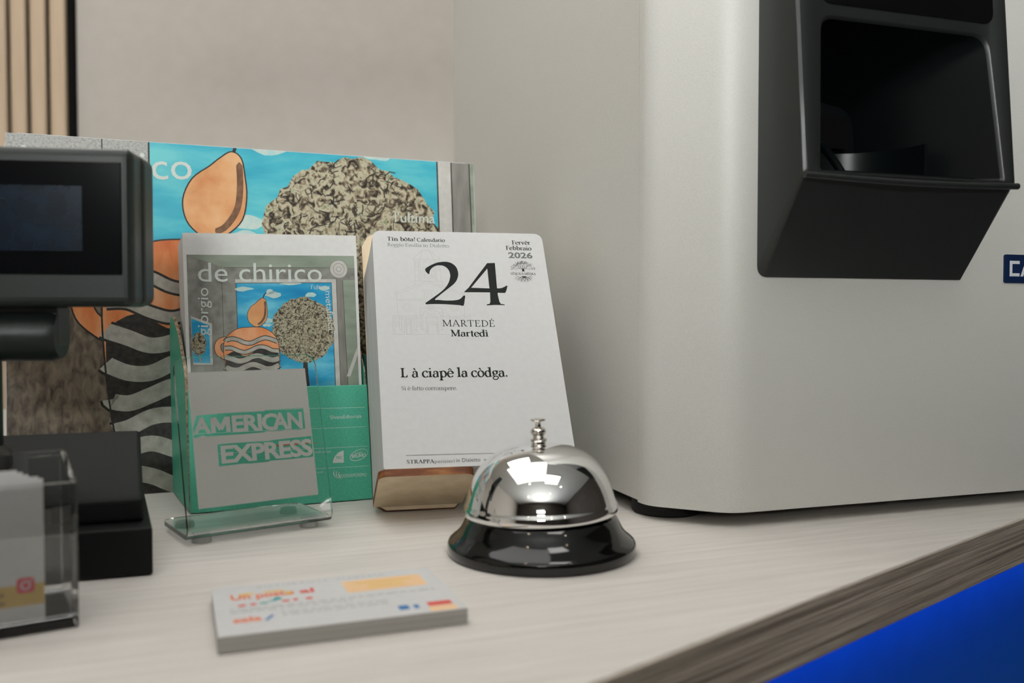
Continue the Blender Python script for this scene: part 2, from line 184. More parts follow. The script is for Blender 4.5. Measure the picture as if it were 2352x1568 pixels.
M['orange_ink'] = mat('orange card print', srgb(226, 110, 56), 0.5)
M['yellow_ink'] = mat('yellow card print', srgb(226, 186, 84), 0.5)
M['teal_ink'] = mat('teal card print', srgb(70, 160, 160), 0.5)
M['blue_ink'] = mat('blue card print', srgb(38, 110, 170), 0.5)
M['red_ink'] = mat('red card print', srgb(214, 74, 62), 0.5)
M['peach'] = mat('peach card print', srgb(236, 196, 150), 0.5)
M['panel_light'] = mat('lit ceiling diffuser', (0.9, 0.9, 0.9, 1), 0.5, emit=(1.0, 0.97, 0.93, 1), power=PANEL_POWER)
M['lamp_light'] = mat('added pendant glow', (0.9, 0.9, 0.9, 1), 0.5, emit=(1.0, 0.985, 0.965, 1), power=LAMP_POWER)
M['spot_light'] = mat('lit downlight lens', (0.9, 0.9, 0.9, 1), 0.5, emit=(1.0, 0.78, 0.55, 1), power=SPOT_POWER)
M['window_glow'] = mat('added window glow', (0.8, 0.8, 0.8, 1), 0.2, emit=(0.97, 1.0, 0.985, 1), power=WINDOW_POWER)
M['blue_glow'] = mat('added blue glow', (0.0, 0.02, 0.1, 1), 0.3, emit=(0.01, 0.13, 0.9, 1), power=2.2)
M['frame_white'] = noise_mat('white metal frame', [srgb(205, 205, 202), srgb(212, 212, 209)], 300, rough=0.5)

# ------------------------------------------------------------------ mesh helpers
class MB:
    def __init__(s): s.v = []; s.f = []; s.mi = []; s.sm = []
    def add(s, vs, fs, mi=0, smooth=False):
        k = len(s.v); s.v += [tuple(p) for p in vs]
        for f in fs: s.f.append([i + k for i in f]); s.mi.append(mi); s.sm.append(smooth)
        return s
    def box(s, x0, x1, y0, y1, z0, z1, mi=0):
        return s.add([(x, y, z) for z in (z0, z1) for y in (y0, y1) for x in (x0, x1)],
              [(0, 2, 3, 1), (4, 5, 7, 6), (0, 1, 5, 4), (2, 6, 7, 3), (0, 4, 6, 2), (1, 3, 7, 5)], mi)
    def prism(s, pts, a0, a1, axis='z', mi=0, mi_side=None, smooth=False):
        """polygon (counter-clockwise) extruded along an axis"""
        n = len(pts)
        put = {'z': lambda p, a: (p[0], p[1], a), 'y': lambda p, a: (p[0], a, p[1]), 'x': lambda p, a: (a, p[0], p[1])}[axis]
        vs = [put(p, a0) for p in pts] + [put(p, a1) for p in pts]
        tr = tessellate_polygon([[Vector((p[0], p[1], 0)) for p in pts]])
        s.add(vs, [tuple(t) for t in tr] + [tuple(i + n for i in t) for t in tr], mi)
        k = len(s.v) - 2 * n
        for i in range(n):
            j = (i + 1) % n
            s.f.append([k + i, k + j, k + n + j, k + n + i]); s.mi.append(mi if mi_side is None else mi_side); s.sm.append(smooth)
        return s
    def lathe(s, prof, n=64, mi=0, cx=0, cy=0, cap=True):
        vs = []; fs = []
        for r, z in prof:
            for i in range(n):
                a = 2 * pi * i / n; vs.append((cx + r * cos(a), cy + r * sin(a), z))
        for k in range(len(prof) - 1):
            for i in range(n):
                j = (i + 1) % n; fs.append((k * n + i, k * n + j, (k + 1) * n + j, (k + 1) * n + i))
        s.add(vs, fs, mi, True)
        if cap:
            b = len(s.v) - len(vs)
            s.f.append([b + i for i in reversed(range(n))]); s.mi.append(mi); s.sm.append(False)
            s.f.append([b + (len(prof) - 1) * n + i for i in range(n)]); s.mi.append(mi); s.sm.append(False)
        return s
    def loft(s, loops, mi=0, smooth=True, cap0=False, cap1=False):
        n = len(loops[0]); vs = [p for l in loops for p in l]; fs = []
        for k in range(len(loops) - 1):
            for i in range(n):
                j = (i + 1) % n; fs.append((k * n + i, k * n + j, (k + 1) * n + j, (k + 1) * n + i))
        s.add(vs, fs, mi, smooth); b = len(s.v) - len(vs)
        if cap0: s.f.append([b + i for i in reversed(range(n))]); s.mi.append(mi); s.sm.append(False)
        if cap1: s.f.append([b + (len(loops) - 1) * n + i for i in range(n)]); s.mi.append(mi); s.sm.append(False)
        return s
    def tube(s, pts, r, n=10, mi=0):
        loops = []
        for i, p in enumerate(pts):
            p = Vector(p); a = Vector(pts[max(0, i - 1)]); b = Vector(pts[min(len(pts) - 1, i + 1)])
            t = (b - a).normalized(); u = t.cross(Vector((0, 0, 1)))
            if u.length < 1e-4: u = Vector((1, 0, 0))
            u.normalize(); w = u.cross(t)
            rr = r[i] if isinstance(r, (list, tuple)) else r
            loops.append([tuple(p + (u * cos(2 * pi * k / n) + w * sin(2 * pi * k / n)) * rr) for k in range(n)])
        return s.loft(loops, mi, True, True, True)
    def flat(s, polys, y=0.0, mi=0):
        """print in the local XZ plane, facing -Y; polys in mm, each a list of (x, z) or a list [outer, hole...]"""
        for p in polys:
            rings = p if isinstance(p[0][0], (list, tuple)) else [p]
            rings = [[(a / 1000, b / 1000) for a, b in r] for r in rings]
            allp = [q for r in rings for q in r]
            if len(rings) == 1 and len(allp) <= 4:
                tri = [tuple(range(len(allp)))]
            else:
                tri = tessellate_polygon([[Vector((a, b, 0)) for a, b in r] for r in rings])
            out = []
            for t in tri:
                ar = sum(allp[t[i]][0] * allp[t[(i + 1) % len(t)]][1] - allp[t[(i + 1) % len(t)]][0] * allp[t[i]][1] for i in range(len(t)))
                if abs(ar) > 1e-14: out.append(tuple(t) if ar > 0 else tuple(reversed(t)))
            s.add([(a, y, b) for a, b in allp], out, mi)
        return s

def part(name, mb, mats, parent=None, loc=(0, 0, 0), rot=(0, 0, 0), bevel=0, seg=2, fix=True, label=None):
    me = bpy.data.meshes.new(name)
    me.from_pydata(mb.v, [], mb.f)
    for m in (mats if isinstance(mats, (list, tuple)) else [mats]): me.materials.append(m)
    for p, i, sm in zip(me.polygons, mb.mi, mb.sm): p.material_index = i; p.use_smooth = sm
    if fix:
        bm = bmesh.new(); bm.from_mesh(me)
        bmesh.ops.remove_doubles(bm, verts=bm.verts, dist=1e-6)
        bmesh.ops.recalc_face_normals(bm, faces=bm.faces)
        bm.to_mesh(me); bm.free()
    if any(mb.sm): me.set_sharp_from_angle(angle=R(32))
    me.update()
    o = bpy.data.objects.new(name, me); C.objects.link(o)
    o.parent = parent; o.location = loc; o.rotation_euler = rot
    if bevel:
        b = o.modifiers.new('bevel', 'BEVEL'); b.width = bevel; b.segments = seg; b.limit_method = 'ANGLE'; b.angle_limit = R(40)
        b.harden_normals = False
    if label: o['label'] = label
    return o
def thing(name, label, cat, loc=(0, 0, 0), yaw=0.0, group=None):
    o = bpy.data.objects.new(name, None); C.objects.link(o)
    o.empty_display_size = 0.02
    o.location = loc; o.rotation_euler = (0, 0, yaw)
    o['label'] = label; o['category'] = cat
    if group: o['group'] = group
    return o
def structure(o): o['kind'] = 'structure'; return o
def ink(name, polys, m, parent, layer, lean=0.0, label=None, loc=(0, 0, 0)):
    """thin printed layer in the plane of its sheet"""
    mb = MB().flat(polys, -0.00002 * layer)
    return part(name, mb, m, parent, loc, (-lean, 0, 0), fix=False, label=label)
def rrect(x0, x1, y0, y1, r, n=5):
    rs = r if isinstance(r, (list, tuple)) else (r, r, r, r)          # bl, br, tr, tl
    out = []
    for (cx, cy, a0), q in zip(((x0, y0, pi), (x1, y0, 1.5 * pi), (x1, y1, 0), (x0, y1, pi / 2)), rs):
        sx = 1 if cx == x0 else -1; sy = 1 if cy == y0 else -1
        for i in range(n + 1):
            a = a0 + pi / 2 * i / n; out.append((cx + sx * q + q * cos(a), cy + sy * q + q * sin(a)))
    return out
def ellipse(cx, cy, rx, ry, n=28, rot=0.0):
    return [(cx + rx * cos(t) * cos(rot) - ry * sin(t) * sin(rot), cy + rx * cos(t) * sin(rot) + ry * sin(t) * cos(rot)) for t in [2 * pi * i / n for i in range(n)]]
def line(pts, w):
    """polyline as quads; w is one width or one per point"""
    out = []
    ws = w if isinstance(w, (list, tuple)) else [w] * len(pts)
    for i in range(len(pts) - 1):
        (x0, y0), (x1, y1) = pts[i], pts[i + 1]
        l = math.hypot(x1 - x0, y1 - y0)
        if l < 1e-9: continue
        nx, ny = -(y1 - y0) / l, (x1 - x0) / l
        def nrm(k):
            a = pts[max(0, k - 1)]; b = pts[min(len(pts) - 1, k + 1)]
            q = math.hypot(b[0] - a[0], b[1] - a[1])
            if q < 1e-9: return nx, ny
            u = (-(b[1] - a[1]) / q, (b[0] - a[0]) / q)
            return u if u[0] * nx + u[1] * ny > 0.6 else (nx, ny)
        n0, n1 = nrm(i), nrm(i + 1); h0, h1 = ws[i] / 2, ws[i + 1] / 2
        out.append([(x0 - n0[0] * h0, y0 - n0[1] * h0), (x1 - n1[0] * h1, y1 - n1[1] * h1), (x1 + n1[0] * h1, y1 + n1[1] * h1), (x0 + n0[0] * h0, y0 + n0[1] * h0)])
    return out
def smooth_closed(pts, n=3):
    """Catmull-Rom through a closed outline"""
    out = []; k = len(pts)
    for i in range(k):
        p0, p1, p2, p3 = pts[i - 1], pts[i], pts[(i + 1) % k], pts[(i + 2) % k]
        for j in range(n):
            t = j / n
            out.append(tuple(0.5 * (2 * p1[c] + (p2[c] - p0[c]) * t + (2 * p0[c] - 5 * p1[c] + 4 * p2[c] - p3[c]) * t * t + (3 * p1[c] - p0[c] - 3 * p2[c] + p3[c]) * t ** 3) for c in (0, 1)))
    return out
def curve(pts, n=6):
    out = []; k = len(pts)
    for i in range(k - 1):
        p0, p1, p2, p3 = pts[max(0, i - 1)], pts[i], pts[i + 1], pts[min(k - 1, i + 2)]
        for j in range(n):
            t = j / n
            out.append(tuple(0.5 * (2 * p1[c] + (p2[c] - p0[c]) * t + (2 * p0[c] - 5 * p1[c] + 4 * p2[c] - p3[c]) * t * t + (3 * p1[c] - p0[c] - 3 * p2[c] + p3[c]) * t ** 3) for c in (0, 1)))
    return out + [tuple(pts[-1])]
def clip(poly, x0, x1, y0, y1):
    for ax, lim, sg in ((0, x0, 1), (0, x1, -1), (1, y0, 1), (1, y1, -1)):
        out = []
        for i in range(len(poly)):
            a, b = poly[i - 1], poly[i]
            ia, ib = (a[ax] - lim) * sg >= 0, (b[ax] - lim) * sg >= 0
            if ia != ib:
                t = (lim - a[ax]) / (b[ax] - a[ax]); out.append((a[0] + (b[0] - a[0]) * t, a[1] + (b[1] - a[1]) * t))
            if ib: out.append(tuple(b))
        poly = out
        if len(poly) < 3: return None
    return poly

# ------------------------------------------------------------------ lettering: a sans (Blender's own) and a drawn serif
_cap = {}
def sans_raw(s, bold=0.0, spacing=1.0):
    cu = bpy.data.curves.new('t', 'FONT'); cu.body = s; cu.offset = bold; cu.resolution_u = 3; cu.space_character = spacing
    ob = bpy.data.objects.new('t', cu); C.objects.link(ob)
    bpy.context.view_layer.update()
    me = ob.evaluated_get(bpy.context.evaluated_depsgraph_get()).to_mesh()
    vs = [(v.co.x, v.co.y) for v in me.vertices]; polys = [[vs[i] for i in p.vertices] for p in me.polygons]
    bpy.data.objects.remove(ob); bpy.data.curves.remove(cu)
    return polys
def place(polys, p0, p1, cap, cap_raw, fit=True):
    xs = [x for p in polys for x, y in p]; a, b = min(xs), max(xs)
    L = math.hypot(p1[0] - p0[0], p1[1] - p0[1]); d = ((p1[0] - p0[0]) / L, (p1[1] - p0[1]) / L)
    sx = L / (b - a); sy = cap / cap_raw
    return [[(p0[0] + d[0] * (x - a) * sx - d[1] * y * sy, p0[1] + d[1] * (x - a) * sx + d[0] * y * sy) for x, y in p] for p in polys]
def sans(s, p0, p1, cap, bold=0.0, spacing=1.0):
    if 'H' not in _cap: _cap['H'] = max(y for p in sans_raw('H') for x, y in p)
    return place(sans_raw(s, bold, spacing), p0, p1, cap, _cap['H'])

XH = 0.66
def glyph(ch, S, T):
    """serif letter in cap-height units -> (advance, polygons)"""
    P = []; k = S / 2
    def nib(pts):
        ws = []
        for i in range(len(pts)):
            a = pts[max(0, i - 1)]; b = pts[min(len(pts) - 1, i + 1)]
            f = math.atan2(b[1] - a[1], b[0] - a[0]); ws.append(T + (S - T) * abs(sin(f - R(14))) ** 1.3)
        P.extend(line(pts, ws))
    def arc(cx, cy, rx, ry, a0, a1, n=18): nib([(cx + rx * cos(R(a0 + (a1 - a0) * i / n)), cy + ry * sin(R(a0 + (a1 - a0) * i / n))) for i in range(n + 1)])
    def bar(x0, y0, x1, y1, w=None): P.extend(line([(x0, y0), (x1, y1)], w or T))
    def stem(x, y0, y1, lo=True, hi=None, w=None):
        w = w or S; P.append([(x - w / 2, y0), (x + w / 2, y0), (x + w / 2, y1), (x - w / 2, y1)])
        if lo: foot(x, y0, 1, w)
        if hi == 'cap': foot(x, y1, -1, w)
        if hi == 'flag': P.append([(x - w / 2, y1), (x - w / 2 - 0.13, y1 - 0.07), (x - w / 2 - 0.12, y1 - 0.11), (x - w / 2, y1 - 0.1)]); P.append([(x - w / 2, y1 - 0.02), (x + w / 2, y1 - 0.02), (x + w / 2, y1 + 0.02), (x + w / 2 - 0.02, y1 + 0.02)])
    def foot(x, y, sg, w):
        e = 0.105
        P.append([(x - w / 2 - e, y), (x + w / 2 + e, y), (x + w / 2 + e, y + sg * T * 0.8), (x - w / 2 - e, y + sg * T * 0.8)])
        P.append([(x - w / 2 - e * 0.6, y + sg * T * 0.7), (x + w / 2 + e * 0.6, y + sg * T * 0.7), (x + w / 2, y + sg * (T + 0.07)), (x - w / 2, y + sg * (T + 0.07))])
    acc = {'î': ('i', '^'), 'ô': ('o', '^'), 'ê': ('e', '^'), 'Ê': ('E', '^'), 'É': ('E', "'"), 'ì': ('i', '`'), 'à': ('a', '`'), 'ò': ('o', '`'), 'è': ('e', '`')}
    if ch in acc:
        base, m = acc[ch]
        adv, q = glyph('ı' if base == 'i' else base, S, T); P.extend(q)
        c = adv / 2 - 0.02; y = 1.08 if base == 'E' else XH + 0.1
        if m == '^': P.extend(line([(c - 0.15, y), (c, y + 0.17), (c + 0.15, y)], T * 1.5))
        elif m == "'": P.extend(line([(c - 0.05, y), (c + 0.12, y + 0.18)], [T, S]))
        else: P.extend(line([(c + 0.08, y), (c - 0.1, y + 0.2)], [T, S]))
        return adv, P
    if ch == ' ': return 0.3, P
    if ch == '.': return 0.3, [ellipse(0.14, 0.08, 0.09, 0.09, 12)]
    if ch == '!': return 0.4, [[(0.15, 0.3), (0.21, 0.3), (0.18 + k, 1.02), (0.18 - k, 1.02)], ellipse(0.18, 0.08, 0.09, 0.09, 12)]
    if ch == 'l': stem(0.18, 0, 1.05, True, 'flag'); return 0.38, P
    if ch in 'iı':
        stem(0.18, 0, XH, True, 'flag')
        if ch == 'i': P.append(ellipse(0.17, 0.92, 0.085, 0.085, 12))
        return 0.38, P
    if ch == 'n' or ch == 'm':
        stem(0.18, 0, XH, True, 'flag'); x = 0.18
        for _ in range(1 if ch == 'n' else 2):
            arc(x + 0.2, XH - 0.2, 0.21, 0.19, 165, 20); stem(x + 0.42, 0, XH - 0.17); x += 0.42
        return x + 0.2, P
    if ch == 'r': stem(0.18, 0, XH, True, 'flag'); arc(0.4, XH - 0.2, 0.19, 0.18, 170, 75); P.append(ellipse(0.45, XH - 0.06, 0.075, 0.075, 12)); return 0.53, P
    if ch == 'o': arc(0.33, XH / 2, 0.26, XH / 2, 0, 360, 30); return 0.66, P
    if ch == 'c': arc(0.33, XH / 2, 0.26, XH / 2, 50, 325, 24); P.append(ellipse(0.5, XH - 0.13, 0.07, 0.07, 12)); return 0.58, P
    if ch == 'e': arc(0.33, XH / 2, 0.26, XH / 2, 8, 325, 26); bar(0.1, XH / 2 + 0.04, 0.58, XH / 2 + 0.04); return 0.62, P
    if ch == 'b': stem(0.18, 0.02, 1.05, False, 'flag'); arc(0.38, XH / 2, 0.24, XH / 2, 140, -150, 26); return 0.7, P
    if ch == 'd': arc(0.33, XH / 2, 0.24, XH / 2, 40, 330, 26); stem(0.54, 0, 1.05, False, 'flag'); bar(0.54, T / 2, 0.7, T / 2 + 0.02); return 0.72, P
    if ch == 'p': stem(0.18, -0.36, XH, True, 'flag'); arc(0.4, XH / 2, 0.24, XH / 2, 140, -140, 26); return 0.72, P
    if ch == 'a':
        stem(0.46, 0.06, XH - 0.17, False); arc(0.28, XH - 0.19, 0.18, 0.17, 150, 0, 12); P.append(ellipse(0.13, XH - 0.15, 0.07, 0.07, 12))
        arc(0.26, 0.19, 0.19, 0.19, 75, 330, 18); bar(0.46, 0.06, 0.58, 0.05, T * 1.3); return 0.6, P
    if ch == 't': stem(0.2, 0.1, 0.86, False); bar(0.04, XH - T / 2, 0.4, XH - T / 2, T * 1.2); arc(0.31, 0.14, 0.11, 0.13, 180, 310, 8); return 0.42, P
    if ch == 'f': stem(0.2, 0, 0.9, True); arc(0.34, 0.88, 0.14, 0.16, 180, 50, 10); P.append(ellipse(0.43, 0.98, 0.065, 0.065, 12)); bar(0.04, XH - T / 2, 0.42, XH - T / 2, T * 1.2); return 0.42, P
    if ch == 'g':
        arc(0.29, XH - 0.2, 0.19, 0.19, 0, 360, 24); bar(0.42, XH - 0.06, 0.6, XH - 0.02, T * 1.7)
        P.extend(line(curve([(0.18, 0.3), (0.1, 0.2), (0.16, 0.1), (0.36, 0.07), (0.52, 0.0), (0.55, -0.12), (0.45, -0.26), (0.28, -0.3), (0.1, -0.25), (0.06, -0.14), (0.14, -0.02), (0.24, 0.07)], 4), T * 1.5)); return 0.6, P
    if ch == 'v': P.extend(line([(0.12, XH), (0.33, 0)], S)); P.extend(line([(0.33, 0), (0.53, XH)], T * 1.2)); foot(0.12, XH, -1, S * 0.8); foot(0.53, XH, -1, T); return 0.66, P
    # capitals
    if ch == 'L': stem(0.22, 0, 1, True, 'cap'); bar(0.22, T / 2, 0.64, T / 2, T * 1.1); P.append([(0.52, T), (0.66, 0), (0.68, 0.28), (0.64, 0.28)]); return 0.74, P
    if ch in 'EF':
        stem(0.22, 0, 1, True, 'cap'); bar(0.22, 1 - T / 2, 0.66, 1 - T / 2, T * 1.1); P.append([(0.56, 1), (0.68, 1), (0.68, 0.76), (0.65, 0.76)])
        bar(0.22, 0.53, 0.54, 0.53, T * 1.1); P.append([(0.53, 0.4), (0.56, 0.4), (0.56, 0.66), (0.53, 0.66)])
        if ch == 'E': bar(0.22, T / 2, 0.68, T / 2, T * 1.1); P.append([(0.56, 0), (0.7, 0), (0.73, 0.26), (0.7, 0.26)])
        return 0.78 if ch == 'E' else 0.7, P
    if ch == 'T': stem(0.42, 0, 1, True); bar(0.06, 1 - T / 2, 0.78, 1 - T / 2, T * 1.1); P.append([(0.05, 1), (0.15, 1), (0.07, 0.76), (0.04, 0.76)]); P.append([(0.69, 1), (0.79, 1), (0.8, 0.76), (0.77, 0.76)]); return 0.84, P
    if ch == 'D': stem(0.22, 0, 1, True, 'cap'); arc(0.36, 0.5, 0.48, 0.48, 90, -90, 24); bar(0.22, 0.98 - T / 2, 0.37, 0.98 - T / 2); bar(0.22, 0.02 + T / 2, 0.37, 0.02 + T / 2); return 0.94, P
    if ch in 'PR':
        stem(0.22, 0, 1, True, 'cap'); arc(0.36, 0.73, 0.25, 0.25, 90, -90, 18); bar(0.22, 0.97, 0.37, 0.97); bar(0.22, 0.48, 0.37, 0.48)
        if ch == 'R': P.extend(line([(0.42, 0.48), (0.74, 0.02)], S)); bar(0.72, T / 2, 0.88, T / 2); return 0.86, P
        return 0.7, P
    if ch == 'M':
        stem(0.18, 0, 1, True, None, T * 1.3); stem(0.98, 0, 1, True, 'cap'); P.extend(line([(0.18, 0.98), (0.58, 0.05)], S)); P.extend(line([(0.58, 0.05), (0.96, 0.98)], T * 1.2)); foot(0.14, 1, -1, T); return 1.18, P
    if ch == 'A': P.extend(line([(0.44, 1.02), (0.8, 0)], S)); P.extend(line([(0.44, 1.0), (0.1, 0)], T * 1.2)); bar(0.2, 0.34, 0.68, 0.34); foot(0.1, 0, 1, T); foot(0.8, 0, 1, S * 0.8); return 0.92, P
    if ch == 'N': stem(0.18, 0, 1, True, None, T * 1.3); stem(0.82, 0, 1, False, 'cap', T * 1.3); P.extend(line([(0.16, 1), (0.82, 0)], S)); foot(0.14, 1, -1, T); return 1.0, P
    if ch in 'CG':
        arc(0.5, 0.5, 0.42, 0.5, 48, 318, 28); P.append([(0.78, 0.95), (0.81, 0.95), (0.81, 0.66), (0.78, 0.66)])
        if ch == 'G': stem(0.78, 0.05, 0.42, False, 'cap', S * 0.9)
        return 0.94, P
    if ch == 'U': stem(0.22, 0.3, 1, False, 'cap'); arc(0.5, 0.32, 0.28, 0.32, 180, 360, 16); stem(0.78, 0.3, 1, False, 'cap', T * 1.3); return 0.98, P
    if ch == 'S':
        pts = curve([(0.56, 0.8), (0.46, 0.94), (0.3, 0.97), (0.14, 0.86), (0.16, 0.68), (0.36, 0.53), (0.54, 0.36), (0.55, 0.16), (0.4, 0.03), (0.22, 0.04), (0.1, 0.2)], 4)
        ws = [T + (S - T) * max(0, 1 - abs(i / (len(pts) - 1) - 0.5) * 2.4) for i in range(len(pts))]; P.extend(line(pts, ws))
        P.append([(0.55, 0.96), (0.59, 0.96), (0.59, 0.7), (0.56, 0.7)]); P.append([(0.07, 0.04), (0.1, 0.04), (0.1, 0.3), (0.07, 0.3)]); return 0.68, P
    return 0.5, P
def serif(s, p0, p1, cap, bold=True):
    S, T = (0.185, 0.07) if bold else (0.115, 0.05)
    x = 0; out = []
    for ch in s:
        adv, q = glyph(ch, S, T); out += [[(a + x, b) for a, b in p] for p in q]; x += adv + 0.02
    return place(out, p0, p1, cap, 1.0)

# ------------------------------------------------------------------ the setting
X0, X1, Y0, Y1, Z0, Z1 = -2.6, 2.6, -3.0, 1.86, -1.0, 1.62
structure(part('floor', MB().box(X0, X1, Y0, Y1 + 0.1, Z0 - 0.05, Z0), M['floor']))
structure(part('ceiling', MB().box(X0, X1, Y0, Y1 + 0.1, Z1, Z1 + 0.05), M['ceiling']))
structure(part('wall_back', MB().box(X0, X1, Y1, Y1 + 0.1, Z0, Z1), M['wall']))
structure(part('wall_left', MB().box(X0 - 0.1, X0, Y0, Y1 + 0.1, Z0, Z1), M['wall']))
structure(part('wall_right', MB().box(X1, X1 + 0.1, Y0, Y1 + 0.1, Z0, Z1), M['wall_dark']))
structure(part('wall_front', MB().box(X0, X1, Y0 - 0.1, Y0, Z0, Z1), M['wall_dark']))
# unseen window added behind the camera to light the upright faces
wx, wz, ww, wh = -0.06, 0.72, 0.62, 0.8
win = MB()
for a, b, c, d in ((wx - ww / 2 - 0.05, wx + ww / 2 + 0.05, wz + wh / 2, wz + wh / 2 + 0.05), (wx - ww / 2 - 0.05, wx + ww / 2 + 0.05, wz - wh / 2 - 0.05, wz - wh / 2),
                   (wx - ww / 2 - 0.05, wx - ww / 2, wz - wh / 2, wz + wh / 2), (wx + ww / 2, wx + ww / 2 + 0.05, wz - wh / 2, wz + wh / 2)):
    win.box(a, b, Y0, Y0 + 0.05, c, d)
w1 = structure(part('added_window', win, M['frame_white']))
part('pane', MB().box(wx - ww / 2, wx + ww / 2, Y0 + 0.005, Y0 + 0.02, wz - wh / 2, wz + wh / 2), M['window_glow'], w1)
# slatted acoustic panel on the back wall
sp = thing('slat_panel', 'oak slat acoustic panel with black felt gaps on the back wall', 'wall panel', (-0.897, Y1 - 0.005, Z0))
part('felt_backing', MB().box(-1.22, 0.012, -0.012, 0.004, 0.02, Z1 - Z0 - 0.05), M['felt'], sp)
sl = None
for i in range(30):
    if sl is None:
        sl = part('slat', MB().box(-0.0145, 0.0145, -0.024, -0.0121, 0.02, Z1 - Z0 - 0.05), M['slat'], sp, (-0.0145, 0, 0), bevel=0.001)
    else:
        c = sl.copy(); C.objects.link(c); c.parent = sp; c.location = (-0.0145 - 0.0395 * i, 0, 0)

# ceiling panels and downlights
def ceiling_panel(x, y, w, d, label):
    t = thing('ceiling_light', label, 'ceiling light', (x, y, Z1), 0, 'flat panel lights in the ceiling')
    fr = MB()
    for a, b, c, e in ((-w / 2 - 0.02, w / 2 + 0.02, d / 2, d / 2 + 0.02), (-w / 2 - 0.02, w / 2 + 0.02, -d / 2 - 0.02, -d / 2), (-w / 2 - 0.02, -w / 2, -d / 2, d / 2), (w / 2, w / 2 + 0.02, -d / 2, d / 2)):
        fr.box(a, b, c, e, -0.02, 0)
    part('frame', fr, M['frame_white'], t)
    part('diffuser', MB().box(-w / 2, w / 2, -d / 2, d / 2, -0.012, -0.002), M['panel_light'], t)
ceiling_panel(0.5, -0.45, 0.6, 0.6, 'square lit ceiling panel in front of the counter on the right')
ceiling_panel(-0.6, 1.1, 0.7, 0.45, 'long ceiling panel light added near the back wall to brighten it')  # extra panel, added out of view to lift the back wall
for i, (x, y, side) in enumerate(((-0.55, -0.75, 'nearest the counter on the left'), (0.6, -1.7, 'in the middle of the room'), (-1.0, -2.1, 'beside the added far window'), (1.1, -0.9, 'towards the dark right wall'))):
    t = thing('downlight', 'small round warm ceiling downlight ' + side, 'downlight', (x, y, Z1), 0, 'round warm downlights')
    part('trim_ring', MB().lathe([(0.026, -0.004), (0.040, -0.004), (0.042, 0.0), (0.026, 0.0), (0.026, -0.004)], 32, cap=False), M['frame_white'], t)
    part('lens', MB().lathe([(0.0255, -0.002), (0.0255, -0.0005)], 32), M['spot_light'], t)
# pendant lamp added out of view to light the counter
pd = thing('added_pendant', 'square pendant lamp added out of view above the counter', 'lamp', (LAMP[0], LAMP[1], LAMP[2]))
part('shade', MB().box(-0.30, 0.30, -0.30, 0.30, 0.0, 0.035), M['frame_white'], pd, bevel=0.004)
part('diffuser', MB().box(-0.29, 0.29, -0.29, 0.29, -0.004, -0.0002), M['lamp_light'], pd)
part('cable', MB().lathe([(0.003, 0.035), (0.003, Z1 - LAMP[2])], 10), M['rubber'], pd)
# unseen screen added to block window light from the lower parts
ps = thing('added_light_screen', 'low dark screen added behind the camera to block part of the window light', 'screen', (-0.10, -0.72, Z0))
part('blocking_panel', MB().box(-0.62, 0.62, -0.012, 0.012, 0.06, 1.36), M['wall_dark'], ps, bevel=0.004)
for x in (-0.55, 0.55): part('foot', MB().box(x - 0.02, x + 0.02, -0.18, 0.18, 0.0, 0.06), M['rubber'], ps, bevel=0.003)
# unseen glowing box added to give the bell its blue reflection
bs = thing('added_blue_box', 'glowing blue box added behind the camera for the reflection in the bell', 'sign', (0.75, Y0, 0.05))
part('glow_case', MB().box(-0.34, 0.34, 0.0, 0.05, -0.34, 0.34), M['black_satin'], bs)
part('glow_face', MB().box(-0.32, 0.32, 0.05, 0.056, -0.32, 0.32), M['blue_glow'], bs)

# ------------------------------------------------------------------ counter
ED = R(40.93); E0 = Vector((0.023, 0.2691)); ed = Vector((cos(ED), sin(ED))); en = Vector((sin(ED), -cos(ED)))
a_ = E0 + ed * -0.75; b_ = E0 + ed * 0.55
md = Vector((cos(R(18.5)), sin(R(18.5)))); c_ = b_ + md * 0.60
bk = Vector((-sin(R(18.5)), cos(R(18.5))))
ct = thing('counter', 'whitewashed wood laminate counter with a dark grained front edge', 'counter', (0, 0, 0))
top = [tuple(a_), tuple(b_), tuple(c_), tuple(c_ + bk * 0.62), tuple(a_ + bk * 1.25)]
TH = 0.0245
part('worktop', MB().prism(top, -TH, 0.0), M['worktop'], ct, bevel=0.0007)
def strip(p, q, off0, off1, z0, z1, cap=0):
    d = (q - p).normalized(); n = Vector((d.y, -d.x))
    pts = [p + n * off1, q + n * off1, q + n * off0, p + n * off0]
    return [tuple(v) for v in pts], z0, z1
eb = MB()
p_, z0, z1 = strip(a_, b_, 0.0001, 0.0011, -TH + 0.0002, -0.0006); eb.prism(p_, z0, z1)
part('edge_band', eb, M['edge'], ct)
p_, z0, z1 = strip(b_, c_, 0.0001, 0.0011, -TH + 0.0002, -0.0006)
part('edge_band', MB().prism(p_, z0, z1), M['edge'], ct)
p_, z0, z1 = strip(a_, b_, -0.06, -0.04, Z0, -TH); part('front_panel', MB().prism(p_, z0, z1), M['front_panel'], ct)
p_, z0, z1 = strip(b_, c_, -0.06, -0.04, Z0, -TH); part('front_panel', MB().prism(p_, z0, z1), M['front_panel'], ct)
p_, z0, z1 = strip(a_ + ed * 0.1, b_, -0.02, -0.008, -TH - 0.006, -TH - 0.0002); part('light_strip', MB().prism(p_, z0, z1), M['blue_led'], ct, label='blue light strip under the worktop edge')

